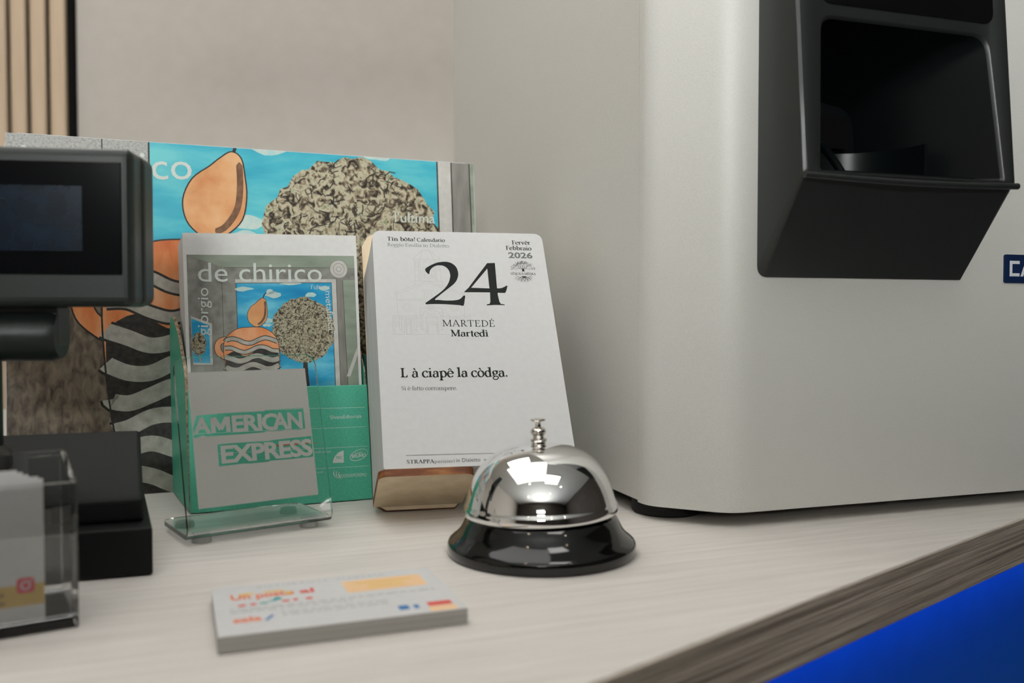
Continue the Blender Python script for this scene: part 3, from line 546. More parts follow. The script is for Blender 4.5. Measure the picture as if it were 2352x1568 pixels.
# ------------------------------------------------------------------ cash machine
MY = R(18.5)
cm = thing('cash_machine', 'large off-white payment machine with a black dispenser tray on the counter', 'cash machine', (0.1156, 0.4649, 0), MY)
HT = 0.56; MW = 0.25
def arc2(c, r, a0, a1, n=8): return [(c[0] + r * cos(R(a0 + (a1 - a0) * i / n)), c[1] + r * sin(R(a0 + (a1 - a0) * i / n))) for i in range(n + 1)]
def bend(p0, p1, p2, t, n=10):
    """quadratic bend of length t around corner p1"""
    v0 = Vector(p0) - Vector(p1); v2 = Vector(p2) - Vector(p1); a = Vector(p1) + v0.normalized() * t; b = Vector(p1) + v2.normalized() * t
    return [tuple(a * (1 - s) ** 2 + Vector(p1) * 2 * s * (1 - s) + b * s * s) for s in [i / n for i in range(n + 1)]]
A0, A1, A2 = (-0.0352, 0.042), (-0.0352, 0.0315), (-0.003, 0.0)
B2, B1, B0 = (MW - 0.032, 0.0), (MW, 0.0315), (MW, 0.042)
shell = bend(A0, A1, A2, 0.0075) + bend(A1, A2, B2, 0.011) + bend(A2, B2, B1, 0.011) + bend(B2, B1, B0, 0.0075)
shell = [A0] + shell + [B0]
fs = MB(); hx0, hx1, hz0, hz1 = 0.016, 0.139, 0.1400, 0.4260       # the shell is open behind the dispenser
li = [p for p in shell if p[0] < hx0]; ri = [p for p in shell if p[0] > hx1]
fs.prism(li + [(hx0, 0.0), (hx0, 0.042)], 0.008, HT, smooth=True)
fs.prism([(hx1, 0.042), (hx1, 0.0)] + ri, 0.008, HT, smooth=True)
fs.box(hx0, hx1, 0.0, 0.042, 0.008, hz0); fs.box(hx0, hx1, 0.0, 0.042, hz1, HT)
part('front_shell', fs, M['enamel'], cm)
part('body', MB().box(-0.0347, MW - 0.0005, 0.0426, 0.435, 0.0086, HT), M['enamel'], cm, bevel=0.0006)
part('underside', MB().box(-0.026, MW - 0.01, 0.03, 0.42, 0.0045, 0.0079), M['rubber'], cm)
for fx, fy in ((-0.0134, 0.050), (MW - 0.03, 0.050), (-0.0134, 0.39), (MW - 0.03, 0.39)):
    part('foot', MB().lathe([(0.0185, 0.0), (0.0194, 0.001), (0.0194, 0.0084)], 40, cx=fx, cy=fy), M['rubber'], cm)
# dispenser: lofted loops in (x, y, z)
def fy(z): return -0.038 + (z - 0.1765) * 0.083
def loop(corners, r, yf, n=6, m=6):
    """corners bl, br, tr, tl in (x, z); rounded, with points along the sides"""
    out = []; k = 4
    for i in range(4):
        p = Vector(corners[i]); a = Vector(corners[i - 1]); b = Vector(corners[(i + 1) % 4]); rr = r[i] if isinstance(r, (list, tuple)) else r
        pa = p + (a - p).normalized() * rr; pb = p + (b - p).normalized() * rr
        for j in range(n + 1):
            s = j / n; q = pa * (1 - s) ** 2 + p * 2 * s * (1 - s) + pb * s * s; out.append(q)
        nb = Vector(corners[(i + 1) % 4]); rn = r[(i + 1) % 4] if isinstance(r, (list, tuple)) else r
        ea = nb + (p - nb).normalized() * rn
        for j in range(1, m): out.append(pb.lerp(ea, j / m))
    return [(q.x, yf(q.y) if callable(yf) else yf, q.y) for q in out]
uL, uR, zT = 0.0115, 0.1435, 0.43
def oc(i): return [(uL + i, 0.1765 + i), (uR - i, 0.1765 + i), (uR - i, zT - i), (uL + i, zT - i)]
op0 = [(0.0205, 0.1795), (0.1355, 0.1795), (0.1295, 0.2565), (0.0250, 0.2565)]
def shrink(c, d): return [(c[0][0] + d, c[0][1] + d * 0.3), (c[1][0] - d, c[1][1] + d * 0.3), (c[2][0] - d, c[2][1] - d), (c[3][0] + d, c[3][1] - d)]
loops = [
    loop([(uL, 0.130), (uR + 0.0005, 0.130), (uR, zT + 0.004), (uL, zT + 0.004)], (0.006, 0.001, 0.004, 0.004), 0.0005),
    loop([(uL, 0.130), (uR + 0.0005, 0.130), (uR, zT + 0.004), (uL, zT + 0.004)], (0.006, 0.001, 0.004, 0.004), -0.0006),
    loop(oc(0.0), (0.003, 0.003, 0.003, 0.003), lambda z: fy(z) + 0.0030),
    loop(oc(0.0006), (0.003, 0.003, 0.003, 0.003), lambda z: fy(z) + 0.0012),
    loop(oc(0.0020), (0.003, 0.003, 0.003, 0.003), lambda z: fy(z) + 0.0001),
    loop(oc(0.0032), (0.003, 0.003, 0.003, 0.003), lambda z: fy(z)),
    loop(op0, (0.002, 0.002, 0.009, 0.007), lambda z: fy(z)),
    loop(shrink(op0, 0.0007), (0.002, 0.002, 0.009, 0.007), lambda z: fy(z) + 0.0004),
    loop(shrink(op0, 0.0016), (0.002, 0.002, 0.009, 0.007), lambda z: fy(z) + 0.0018),
    loop([(0.0225, 0.1800), (0.122, 0.1800), (0.116, 0.249), (0.0270, 0.252)], (0.002, 0.004, 0.013, 0.007), -0.016),
    loop([(0.0245, 0.1810), (0.104, 0.1810), (0.099, 0.236), (0.0290, 0.244)], (0.002, 0.005, 0.014, 0.007), 0.006),
    loop([(0.0265, 0.1830), (0.094, 0.1830), (0.090, 0.226), (0.0310, 0.236)], (0.002, 0.004, 0.010, 0.006), 0.026),
]
hs = MB(); hs.loft(loops[:9], 0, True, cap0=False, cap1=False)
disp = part('dispenser', hs, M['black_satin'], cm)
cv = MB(); cv.loft(loops[8:], 0, True, cap1=True)
part('cavity', cv, M['black_tray'], disp)
part('tray_lip', MB().tube([(uL + 0.0012 + (uR - 0.0004 - uL) * i / 14, fy(0.1765) + 0.0009 - 0.0022 * sin(pi * i / 14), 0.1775 - 0.0016 * sin(pi * i / 14)) for i in range(15)], 0.0017, 12), M['black_satin'], disp)
part('bill_slot', MB().prism(rrect(0.0300, 0.0830, 0.203, 0.221, (0.001, 0.001, 0.004, 0.001)), 0.0200, 0.0256, 'y'), M['black_gloss'], disp)
sc = MB(); prof = []
for i in range(17):
    a = pi * i / 16; prof.append((0.062 + 0.0355 * cos(a), -0.024 + 0.043 * sin(a)))
inner = [(0.062 + (x - 0.062) * 0.95, -0.024 + (y + 0.024) * 0.95) for x, y in prof]
sc.prism(prof + inner[::-1], 0.1815, 0.199, 'z', smooth=True)
part('coin_scoop', sc, M['black_tray'], disp)
part('divider', MB().tube([(0.0485, -0.020, 0.181), (0.0487, -0.012, 0.190), (0.050, -0.002, 0.1985), (0.052, 0.010, 0.203)], 0.0022, 10), M['black_tray'], disp)
part('tray_floor', MB().box(0.023, 0.120, -0.033, 0.022, 0.1790, 0.1812), M['black_tray'], disp)
def on_front(poly, z_off):
    return [(x, fy(z) - z_off, z) for x, z in poly]
gl = rrect(0.0255, 0.1325, 0.2617, 0.395, 0.006)
g = MB(); n = len(gl)
g.loft([on_front(gl, -0.0004), on_front(gl, 0.0006)], 0, False, True, True)
part('reader_window', g, M['black_gloss'], disp)
# navy badge
bd = part('badge', MB().prism(rrect(0.1753, 0.2120, 0.1288, 0.1450, 0.0012), -0.0010, 0.0004, 'y'), M['badge'], cm)
cl = [[(178.9, 132.5), (186.3, 132.5), (186.3, 134.3), (180.9, 134.3), (180.9, 139.6), (186.3, 139.6), (186.3, 141.4), (178.9, 141.4)],
      [(187.0, 132.5), (189.0, 132.5), (191.7, 139.0), (194.3, 132.5), (196.4, 132.5), (192.6, 141.4), (190.7, 141.4)],
      [(189.9, 134.2), (193.6, 134.2), (193.1, 135.6), (190.4, 135.6)]]
part('lettering', MB().flat(cl, -0.00105), M['badge_white'], bd, fix=False)

# ------------------------------------------------------------------ leaflet display with backing board and green tray
YB = R(23.46)
ld = thing('leaflet_display', 'cardboard leaflet display with large picture backboard and green tray', 'display stand', (-0.1778, 0.4972, 0), YB)
LB = R(10.53)
part('tray_front', MB().box(0.0, 0.1033, 0.0, 0.003, 0.0006, 0.0692), M['green'], ld, rot=(-LB, 0, 0), bevel=0.0006)
prof = [(0.0036, 0.0006), (0.0715, 0.0006), (0.0770, 0.060), (0.0775, 0.104), (0.0735, 0.108), (0.067, 0.109), (0.060, 0.1078), (0.053, 0.1045), (0.044, 0.1003), (0.035, 0.0933), (0.028, 0.0868), (0.0235, 0.0824), (0.019, 0.0783), (0.0168, 0.074), (0.0160, 0.068)]
for x, tw, shx in ((0.0, 0.0018, -0.0055), (0.1026, 0.0007, 0.0)):
    sd = MB().prism(prof, x, x + tw, 'x', 0, 1)
    sd.v = [(px + shx * py / 0.0745, py, pz) for px, py, pz in sd.v]
    part('tray_side', sd, [M['green'], M['kraft']], ld)
part('tray_floor', MB().box(0.003, 0.1003, 0.003, 0.0715, 0.0008, 0.0035), M['kraft'], ld)
# backboard: its own frame relative to the tray
YP = R(22.7); LP = R(4.65); PW, PH = 297.0, 219.8
inv = Matrix.Rotation(-YB, 3, 'Z')
pl = inv @ (Vector((-0.2948, 0.5251, 0)) - Vector((-0.1778, 0.4972, 0)))
ch_ = 7.0
outline = [(0, 0), (PW, 0), (PW, PH - ch_), (PW - 2, PH - 3), (PW - ch_, PH), (ch_, PH), (2, PH - 3), (0, PH - ch_)]
def board_part(name, mb, m, parent=ld): return part(name, mb, m, parent, pl, (-LP, 0, YP - YB))
bb = board_part('backboard', MB().prism([(a / 1000, b / 1000) for a, b in outline], 0.0, 0.003, 'y', 0, 1), [M['paper'], M['kraft']])

# a plain made-up still life: a bush seen through a window, a jar and a pear
def art(kx, kz, s, box, parent, loc, rot, sky_m, tree_m, wall_m, base_layer, big):
    """kx, kz, s map picture units to sheet millimetres; box clips"""
    def tr(poly): return [(kx + x * s, kz + z * s) for x, z in poly]
    def lay(name, polys, m, layer):
        out = []
        for p in polys:
            q = clip(tr(p), *box)
            if q: out.append(q)
        if not out: return
        mb = MB().flat(out, -0.00002 * (base_layer + layer))
        part(name, mb, m, parent, loc, rot, fix=False)
    rnd = random.Random(3)
    lay('picture_wall', [[(-60, -20), (160, -20), (160, 160), (-60, 160)]], wall_m, 0)
    lay('picture_ceiling', [[(-20, 160), (2, 146), (22, 138.5), (160, 138.5), (160, 160)]], M['art_green'], 1)
    lay('picture_side', [[(91.5, 131), (160, 131), (160, -20), (93.5, -20)]], M['art_green'], 2)
    lay('picture_frame', [[(28.2, 129.3), (87.5, 129.3), (87.5, 131.6), (28.2, 131.6)]], M['art_pale'], 3)
    lay('picture_frame', [[(84.4, 129.3), (84.6, 40), (87.8, 40), (87.5, 129.3)]], M['art_pale'], 3)
    if big: lay('picture_upper_wall', [[(-60, 91), (28.4, 91), (28.4, 160), (-60, 160)]], M['art_light'], 3)
    lay('picture_frame_side', [[(87.3, 131.6), (91.4, 131.6), (92.4, 40), (87.7, 40)]], M['art_grey'], 3)
    lay('picture_sky', [[(28.6, 40), (84.4, 40), (84.3, 129.3), (28.6, 129.3)]], sky_m, 4)
    cl = []
    for cx, cy, rx, ry in ((50, 122.5, 4.6, 1.8), (48, 124, 2.4, 1.5), (72, 122, 3.2, 1.3), (33, 126, 5, 1.2), (46, 107, 3.4, 1.2), (45.5, 104.5, 2.5, 1.0), (80, 126, 3.0, 1.6), (60, 129, 6, 0.9)):
        cl.append(smooth_closed([(cx + rx * cos(t) * (0.8 + 0.4 * rnd.random()), cy + ry * sin(t) * (0.7 + 0.6 * rnd.random())) for t in [2 * pi * i / 11 for i in range(11)]], 2))
    for c_l in cl: lay('picture_cloud', [c_l], M['art_cloud'], 5)
    n = 64
    crown = [(66.6 + 18.6 * cos(t) * (1 + 0.05 * rnd.uniform(-1, 1)), 101 + 19.6 * sin(t) * (1 + 0.05 * rnd.uniform(-1, 1))) for t in [2 * pi * i / n for i in range(n)]]
    lay('picture_trunk', [[(64.6, 60), (69, 60), (67.4, 92), (65.8, 92)]], M['art_dark'], 5)
    lay('picture_bush', [crown], tree_m, 6)
    tw = []
    for i in range(260):
        a = rnd.uniform(0, 2 * pi); q = math.sqrt(rnd.random()) * 0.97
        x, z = 66.6 + 18 * q * cos(a), 101 + 19 * q * sin(a); b = rnd.uniform(0, 2 * pi)
        l = rnd.uniform(0.5, 1.3); c = b + rnd.uniform(-1.4, 1.4)
        tw += line([(x, z), (x + l * cos(b), z + l * sin(b)), (x + l * cos(b) + l * cos(c), z + l * sin(b) + l * sin(c))], rnd.uniform(0.1, 0.28))
    lay('picture_twigs', tw, M['art_dark'], 7)
    # terracotta jar with handle and grey bands, and a pear lying on its rim
    jar = smooth_closed([(20.5, 94), (23, 99), (28, 102.5), (33.5, 103.4), (42, 103.2), (48, 100), (51.5, 94), (51.6, 82), (50, 66), (44, 42), (28, 42), (22.5, 66), (20.6, 82)], 4)
    handle = smooth_closed([(22, 98), (17.5, 97), (15.3, 93), (16, 88.6), (19, 85.5), (22, 84), (22, 87.6), (19.6, 89.6), (18.7, 92.6), (20, 94.4), (23, 94.6)], 4)
    lay('picture_handle', [handle], M['art_orange'], 6)
    lay('picture_handle_outline', line(handle + [handle[0]], 0.3), M['art_dark'], 7)
    lay('picture_jar', [jar], M['art_orange'], 8)
    glaze = smooth_closed([(20.6, 86), (26, 89.5), (33, 86.5), (41, 91), (51.5, 88.5), (51.6, 82), (50, 66), (44, 42), (28, 42), (22.5, 66), (20.6, 82)], 4)
    lay('picture_glaze', [clip(glaze, 20.9, 51.3, 30, 120)], M['art_dark'], 8.5)
    bands = []
    for k in range(9):
        zc = 95.5 - k * 5.2
        pts = curve([(20.6 + 31 * i / 8, zc + 1.5 * sin(i * 1.3 + k * 0.9)) for i in range(9)], 5)
        lf = lambda z: 20.9 + max(0, (z - 94) * 0.35) if z > 82 else (20.7 + (82 - z) * 0.119 if z > 66 else 22.6 + (66 - z) * 0.23)
        rt = lambda z: 51.4 - max(0, (z - 94) * 0.4) if z > 82 else (51.5 - (82 - z) * 0.1 if z > 66 else 49.9 - (66 - z) * 0.25)
        pts = [(min(max(x, lf(z)), rt(z)), z) for x, z in pts]
        bands.append((pts, 2.9 if k > 1 else 2.0))
    lay('picture_band_outlines', [q for p, w in bands for q in line(p, w + 0.9)], M['art_dark'], 9)
    lay('picture_bands', [q for p, w in bands for q in line(p, w)], M['art_band'], 10)
    pear = smooth_closed([(37.2, 104.4), (34.9, 107), (34.3, 111), (36.0, 115), (39.2, 117.6), (41.0, 119.2), (43.2, 120.6), (45.0, 119.4), (45.6, 116.2), (45.9, 112), (45.0, 107.5), (42.2, 104.6), (39.5, 103.6)], 4)
    lay('picture_pear', [pear], M['art_pear'], 9)
    lay('picture_pear_shading', line(curve([(44.6, 118.6), (44.7, 114), (44.1, 109.6), (42.0, 106.2), (40, 105)], 5), [0.2] + [1.2] * 19 + [0.2]), M['art_shadow'], 10)
    lay('picture_pear_stalk', line(curve([(43.6, 120.4), (44.2, 122.2), (45.4, 123.4)], 4), 0.6), M['art_dark'], 10)
    lay('picture_outlines', line(pear + [pear[0]], 0.26) + line(jar + [jar[0]], 0.3), M['art_dark'], 11)
    for pts_, w_ in (([(28.5, 40), (28.5, 129.4)], 0.3), ([(28.5, 129.4), (84.4, 129.4)], 0.3), ([(84.4, 129.4), (84.8, 40)], 0.3), ([(87.5, 131.6), (87.8, 40)], 0.22), ([(91.4, 131), (92.6, 40)], 0.25), ([(22, 138.5), (95, 138.5)], 0.2), ([(20.6, 139), (20.6, 80)], 0.2)):
        lay('picture_line', line(pts_, w_), M['art_dark'], 5)
    # second, smaller window on the left
    lay('picture_small_window', [[(3.0, 110.6), (14.4, 106), (13.9, 82), (3.2, 82.6)]], M['art_pale'], 5)
    lay('picture_small_sky', [[(3.2, 109.3), (12.9, 105), (12.6, 83), (3.4, 83.6)]], sky_m, 6)
    lay('picture_small_bush', [[(6.9 + 4.0 * cos(t) * (1 + 0.08 * rnd.uniform(-1, 1)), 94.5 + 6.8 * sin(t) * (1 + 0.08 * rnd.uniform(-1, 1))) for t in [2 * pi * i / 30 for i in range(30)]], [(6.4, 84), (7.6, 84), (7.2, 90), (6.8, 90)]], M['art_tree_small'], 7)
    if not big:
        lay('picture_disc', [ellipse(89.3, 137.7, 5.4, 5.5)], M['art_pale'], 8)
        lay('picture_disc_rings', line(ellipse(89.3, 137.7, 5.4, 5.5) + [(94.7, 137.7)], 0.3) + line(ellipse(89.3, 137.7, 3.4, 3.5) + [(92.7, 137.7)], 0.25) + line(ellipse(89.3, 137.7, 1.5, 1.5) + [(90.8, 137.7)], 0.25), M['art_grey'], 9)
        lay('picture_moulding', [[(91.6, 72), (94, 72), (101, 90), (101, 95)]], M['art_pale'], 8)
K = 3.39
art(-17.0, -192.0, K, (0.4, PW - 0.4, 0.4, PH - 0.4), ld, pl, (-LP, 0, YP - YB), M['art_sky'], M['art_tree'], M['art_brown'], 1, True)
tl = sans('de chiri', (1.0, 194.6), (77.4, 195.8), 17.6) + sans('co', DATA['p_co'][0], DATA['p_co'][1], 17.0)
part('title_lettering', MB().flat(tl, -0.0003), M['print_white'], ld, pl, (-LP, 0, YP - YB), fix=False)
tl = sans("l'ultima", DATA['p_lult'][0], DATA['p_lult'][1], 7.0)
part('subtitle_lettering', MB().flat(tl, -0.0003), M['print_white'], ld, pl, (-LP, 0, YP - YB), fix=False)
# print on the green tray
D = DATA
def bx(k): return D[k]
gp = [q for l in D['boxlines'] for q in line([(4, l[0][1] + (l[0][0] - 4) * 0.006)] + l, 0.22)]
ink('rule_lines', gp, M['print_white'], ld, 3, LB)
gt = sans('SilvanaEditoriale', *D['silvana'][:2], 2.15) + sans('RADIO', *D['radio'][:2], 0.95, 0.01) + sans('BRUNO', *D['bruno'][:2], 2.0, 0.03)
gt += sans('MODENAMOREMIO', *D['modena'][:2], 2.0) + sans('media partner', *D['media'][:2], 1.3) + sans('partner', *D['partner'][:2], 1.0)
ink('sponsor_lettering', gt, M['print_white'], ld, 3, LB)
ink('quarter_disc_logo', [D['trcshape']], M['print_white'], ld, 3, LB)
ink('logo_lettering', sans('TRC', *D['trc'][:2], 1.5, 0.02), M['green'], ld, 5, LB)
rg = []
e_o = ellipse(96.1, 27.1, 5.7, 2.9, 36, R(20)); rg += line(e_o + [e_o[0]], [0.15 + 0.3 * abs(sin(pi * i / 36)) for i in range(37)])
for k in range(3): rg += line(curve([(81.2 + k * 1.4, 18.9 - 0.5 * k), (80.4 + k * 1.45, 17.4 - 0.4 * k), (81.0 + k * 1.5, 15.4 - 0.4 * k), (82.6 + k * 1.2, 13.9 - 0.3 * k)], 4), [0.15, .2, .3, .4, .5, .55, .55, .5, .4, .3, .2, .15, .1])
ink('logo_marks', rg, M['print_white'], ld, 3, LB)
ink('orange_streak', [[(47.6, 34.8), (73.2, 35.6), (60, 35.9), (47.6, 35.6)]], M['print_orange'], ld, 3, LB)

# ------------------------------------------------------------------ leaflet stack in the tray
b2 = Vector((-sin(YB), cos(YB), 0))
LR = R(1.0)
def lq(p): return (p[0] * cos(LR) + p[1] * sin(LR), -p[0] * sin(LR) + p[1] * cos(LR))
ls = thing('leaflet_stack', 'thick stack of white-bordered exhibition leaflets standing in the green tray', 'leaflets', Vector((-0.1778, 0.4972, 0.0)) + b2 * 0.0145, YB)
LL = R(4.0); lrot = tuple((Matrix.Rotation(-LL, 3, 'X') @ Matrix.Rotation(-LR, 3, 'Y')).to_euler())
part('leaflets', MB().box(0.0022, 0.1022, 0.0006, 0.050, 0.0060, 0.1575), M['sheets_y'], ls, rot=lrot)
part('front_leaflet', MB().box(0.0018, 0.1027, 0.0, 0.0006, 0.0060, 0.1578), M['paper_gloss'], ls, rot=lrot)
art(1.9, -0.7, 1.0, (3.6, 101.0, 60, 145.2), ls, (0, 0, 0), lrot, M['art_sky_small'], M['art_tree_small'], M['art_wall'], 1, False)
lt = [q for k, t, c in (('l_dechirico', 'de chirico', 11.0), ('l_giorgio', 'giorgio', 6.0), ('l_lultima', "l'ultima", 2.7), ('l_metaf', 'metafisica', 3.6)) for q in sans(t, lq(D[k][0]), lq(D[k][1]), c)]
part('title_lettering', MB().flat(lt, -0.0003), M['print_white'], ls, rot=lrot, fix=False)

# ------------------------------------------------------------------ acrylic sign holder with cut film
YH = R(35.49); LH = R(14.26)
sh = thing('sign_holder', 'clear acrylic easel sign holder with a grey card-brand sticker beside the leaflets', 'sign holder', (-0.1529, 0.425, 0), YH)
# bent sheet: profile in (y, z), front panel leaning back, base running back
hw, hh, th = 0.0737, 0.0892, 0.0022
pan = MB()
def bent(path, tk):
    out = []; n = len(path)
    for i, p in enumerate(path):
        a = path[max(0, i - 1)]; b = path[min(n - 1, i + 1)]; d = (Vector(b) - Vector(a)).normalized(); out.append((Vector(p), Vector((-d.y, d.x))))
    return [tuple(p) for p, q in out], [tuple(p + q * tk) for p, q in out]
zb = 0.003
cy_, cz_ = 0.0045, zb + 0.0045
path = [(0.0 + hh * sin(LH), zb + hh * cos(LH)), (0.0045 * sin(LH) + 0.001, zb + 0.008)]
arcp = []
for i in range(9):
    a = R(180 - 14) + (R(270) - R(166)) * i / 8
    arcp.append((0.0058 + 0.0050 * cos(a), zb + 0.0050 + 0.0050 * sin(a)))
path = [(0.0008 + hh * sin(LH), zb + hh * cos(LH))] + arcp + [(0.048, zb)]
o_, i_ = bent(path, th)
poly = o_ + i_[::-1]
# front panel and base with rounded outer corners: build as strips across the width
def panel_mesh():
    mb = MB(); n = len(o_)
    # width inset near both free ends gives rounded corners
    def inset(k):
        if k == 0: return 0.0
        return 0.0
    st = []
    L = [0.0]
    for i in range(1, n): L.append(L[-1] + math.dist(o_[i], o_[i - 1]))
    tot = L[-1]; r = 0.006
    samp = [0.0, 0.0004, 0.0012, 0.0025, 0.004, 0.006] + [l for l in L[1:-1]] + [tot - 0.006, tot - 0.004, tot - 0.0025, tot - 0.0012, tot - 0.0004, tot]
    samp = sorted(set(round(x, 7) for x in samp))
    def at(l, arr):
        for i in range(1, n):
            if l <= L[i] + 1e-9:
                t = (l - L[i - 1]) / (L[i] - L[i - 1]); return (arr[i - 1][0] + (arr[i][0] - arr[i - 1][0]) * t, arr[i - 1][1] + (arr[i][1] - arr[i - 1][1]) * t)
        return arr[-1]
    loops = []
    for l in samp:
        d = min(l, tot - l); ins = r - math.sqrt(max(0, r * r - (r - d) ** 2)) if d < r else 0.0
        a = at(l, o_); b = at(l, i_)
        loops.append([(ins, a[0], a[1]), (hw - ins, a[0], a[1]), (hw - ins, b[0], b[1]), (ins, b[0], b[1])])
    mb.loft(loops, 0, False, True, True)
    return mb
part('panel', panel_mesh(), M['acrylic'], sh)
for fx, fyy in ((0.009, 0.010), (0.0645, 0.010), (0.009, 0.039), (0.0645, 0.039)):
    part('rubber_foot', MB().lathe([(0.0046, 0.0), (0.0048, 0.0006), (0.0042, 0.0029)], 24, cx=fx, cy=fyy), M['clear_foot'], sh, label='small clear foot under the holder')
film_y = th + 0.00025
sheet = [[6.4, 14.9], [67.8, 14.9], [67.8, 81.9], [6.4, 81.9]]
band1 = [p if p[0] > 7 else [6.9, p[1]] for p in D['band1']]; band2 = [p if p[0] < 67.2 else [67.3, p[1]] for p in D['band2']]
lift = (0, 0.0, zb)
stk = part('sticker', MB().flat([[sheet, band1, band2]], film_y), M['film'], sh, lift, (-LH, 0, 0), fix=False, label='silver grey sticker with cut-out lettering')
am = sans('A', (7.0, 51.3), (15.6, 51.25), 7.7, 0.035) + sans('ERI', (26.2, 51.05), (41.5, 50.9), 7.7, 0.035, 0.94)
mz, mh = 51.1, 7.7
am += [[(15.7, mz), (17.9, mz), (17.9, mz + mh), (15.7, mz + mh)], [(23.1, mz), (25.3, mz), (25.3, mz + mh), (23.1, mz + mh)], [(15.7, mz + mh), (18.3, mz + mh), (21.3, mz + 2.2), (19.7, mz + 0.9)], [(25.3, mz + mh), (22.7, mz + mh), (19.7, mz + 2.2), (21.3, mz + 0.9)]] + sans('C', (41.5, 50.6), (49.8, 50.6), 7.9, 0.035) + sans('AN', (46.9, 50.75), (63.2, 50.4), 7.9, 0.035, 0.94)
am += sans('EXPRESS', (19.4, 36.0), (67.2, 35.8), 8.0, 0.035, 0.94)
part('lettering', MB().flat(am, film_y + 0.00005), M['film'], stk, fix=False)

# ------------------------------------------------------------------ plywood calendar stand
YC = R(12.88); LC = R(30.51); TK = 0.0466
CO = Vector((-0.0663, 0.466, 0.0306))
uC = Vector((cos(YC), sin(YC), 0)); bC = Vector((-sin(YC), cos(YC), 0)); vC = bC * sin(LC) + Vector((0, 0, cos(LC))); wC = bC * cos(LC) - Vector((0, 0, sin(LC)))
base = CO + wC * TK; foot_v = -base.z / vC.z
BO = base + vC * foot_v; BO.z = 0
cs = thing('calendar_stand', 'laser-cut plywood stand with burnt brown edges under the calendar', 'calendar stand', BO, YC)
# local frame: X right, Z up the board, Y into the board; leaning part rotates about its foot
dv = -foot_v
brd = [(0.0045, 0.0), (0.043, 0.0), (0.0475, 0.0045), (0.0475, 0.012), (0.0565, 0.012), (0.0565, 0.0045), (0.061, 0.0), (0.1025, 0.0), (0.107, 0.0045), (0.107, 0.178), (0.103, 0.186), (0.095, 0.190), (0.009, 0.190), (0.001, 0.186), (-0.003, 0.178), (-0.0025, 0.0045)]
brd = [(x, z + 0.0014) for x, z in brd]
part('backboard', MB().prism(brd, 0.0, 0.004, 'y', 0, 1), [M['ply'], M['burnt']], cs, rot=(-LC, 0, 0))
for x0, x1 in ((-0.0028, 0.0475), (0.0565, 0.107)):
    sh_ = rrect(x0, x1, -TK - 0.0010, -0.0002, (0.005, 0.005, 0.0005, 0.0005), 4)
    part('ledge', MB().prism(sh_, dv - 0.0046, dv - 0.0004, 'z', 0, 1), [M['ply'], M['burnt']], cs, rot=(-LC, 0, 0))

# ------------------------------------------------------------------ tear-off calendar
dc = thing('desk_calendar', 'white tear-off day calendar block showing 24 leaning on the plywood stand', 'calendar', BO, YC)
CW, CH = 0.1042, 0.1508
rot = (-LC, 0, 0)
CH2 = lambda x0, r: rrect(x0, x0 + CW, dv, dv + CH, (0.001, 0.001, r, r), 4)
lp = [[(x, -TK + 0.0003, z) for x, z in CH2(0.0, 0.005)], [(x, -TK * 0.6, z) for x, z in CH2(-0.0008, 0.005)], [(x, -TK * 0.25, z) for x, z in CH2(-0.0018, 0.005)], [(x, -0.0003, z) for x, z in CH2(-0.0026, 0.005)]]
part('page_block', MB().loft(lp, 0, False, True, True), M['sheets_y'], dc, rot=rot)
pg = part('top_page', MB().prism(CH2(0.0, 0.005), -TK, -TK + 0.0003, 'y'), M['paper'], dc, rot=rot)
def cal_ink(name, polys, m, layer): return part(name, MB().flat([[(x, z + dv * 1000) for x, z in p] if not isinstance(p[0][0], (list, tuple)) else [[(x, z + dv * 1000) for x, z in r] for r in p] for p in polys], -TK - 0.00002 * layer), m, pg, fix=False)
cal_ink('church_drawing', [q for l in D['church'] for q in line(l, 0.14)], M['ink_faint'], 1)
cal_ink('date_numerals', [smooth_closed(D['two'], 2), [D['four'], D['fourhole']]], M['ink'], 2)
def sf(key, s, bold, cap=None):
    p = D[key]; c = cap or abs(p[2][1] - p[0][1]); return serif(s, p[0], p[1], c, bold)
cal_ink('heading_lettering', sf('tin', 'Tîn bôta!', True) + sf('calend', 'Calendario', True), M['ink_soft'], 3)
cal_ink('month_lettering', sf('ferver', 'Fervêr', True) + sf('febbraio', 'Febbraio', True), M['ink_soft'], 3)
cal_ink('place_lettering', sf('reggio', 'Reggio Emilia in Dialetto', False), M['ink_grey'], 3)
cal_ink('year_lettering', sans('2026', *D['y2026'][:2], abs(D['y2026'][2][1] - D['y2026'][0][1]), 0.03), M['ink_grey'], 3)
cal_ink('weekday_lettering', sf('martede', 'MARTEDÉ', False) + sf('martedi', 'Martedì', True), M['ink'], 3)
cal_ink('saying_lettering', sf('ciape', 'L à ciapê la còdga.', True), M['ink'], 3)
cal_ink('translation_lettering', sf('fatto', 'Si è fatto corrompere.', False), M['ink_soft'], 3)
r0, r1 = D['rule']; cal_ink('rule_line', line([r0, (96.0, r1[1] - 0.25)], 0.25), M['ink_soft'], 3)
cal_ink('footer_bold_lettering', sf('strappa', 'STRAPPA', True), M['ink'], 3)
cal_ink('footer_lettering', sans('pensieri', *D['pens'][:2], 1.9), M['ink_grey'], 3)
cal_ink('footer_end_lettering', sans('in Dialetto', *D['indial'][:2], 2.1) + sans('ww', *D['ww'][:2], 2.0), M['ink_soft'], 3)
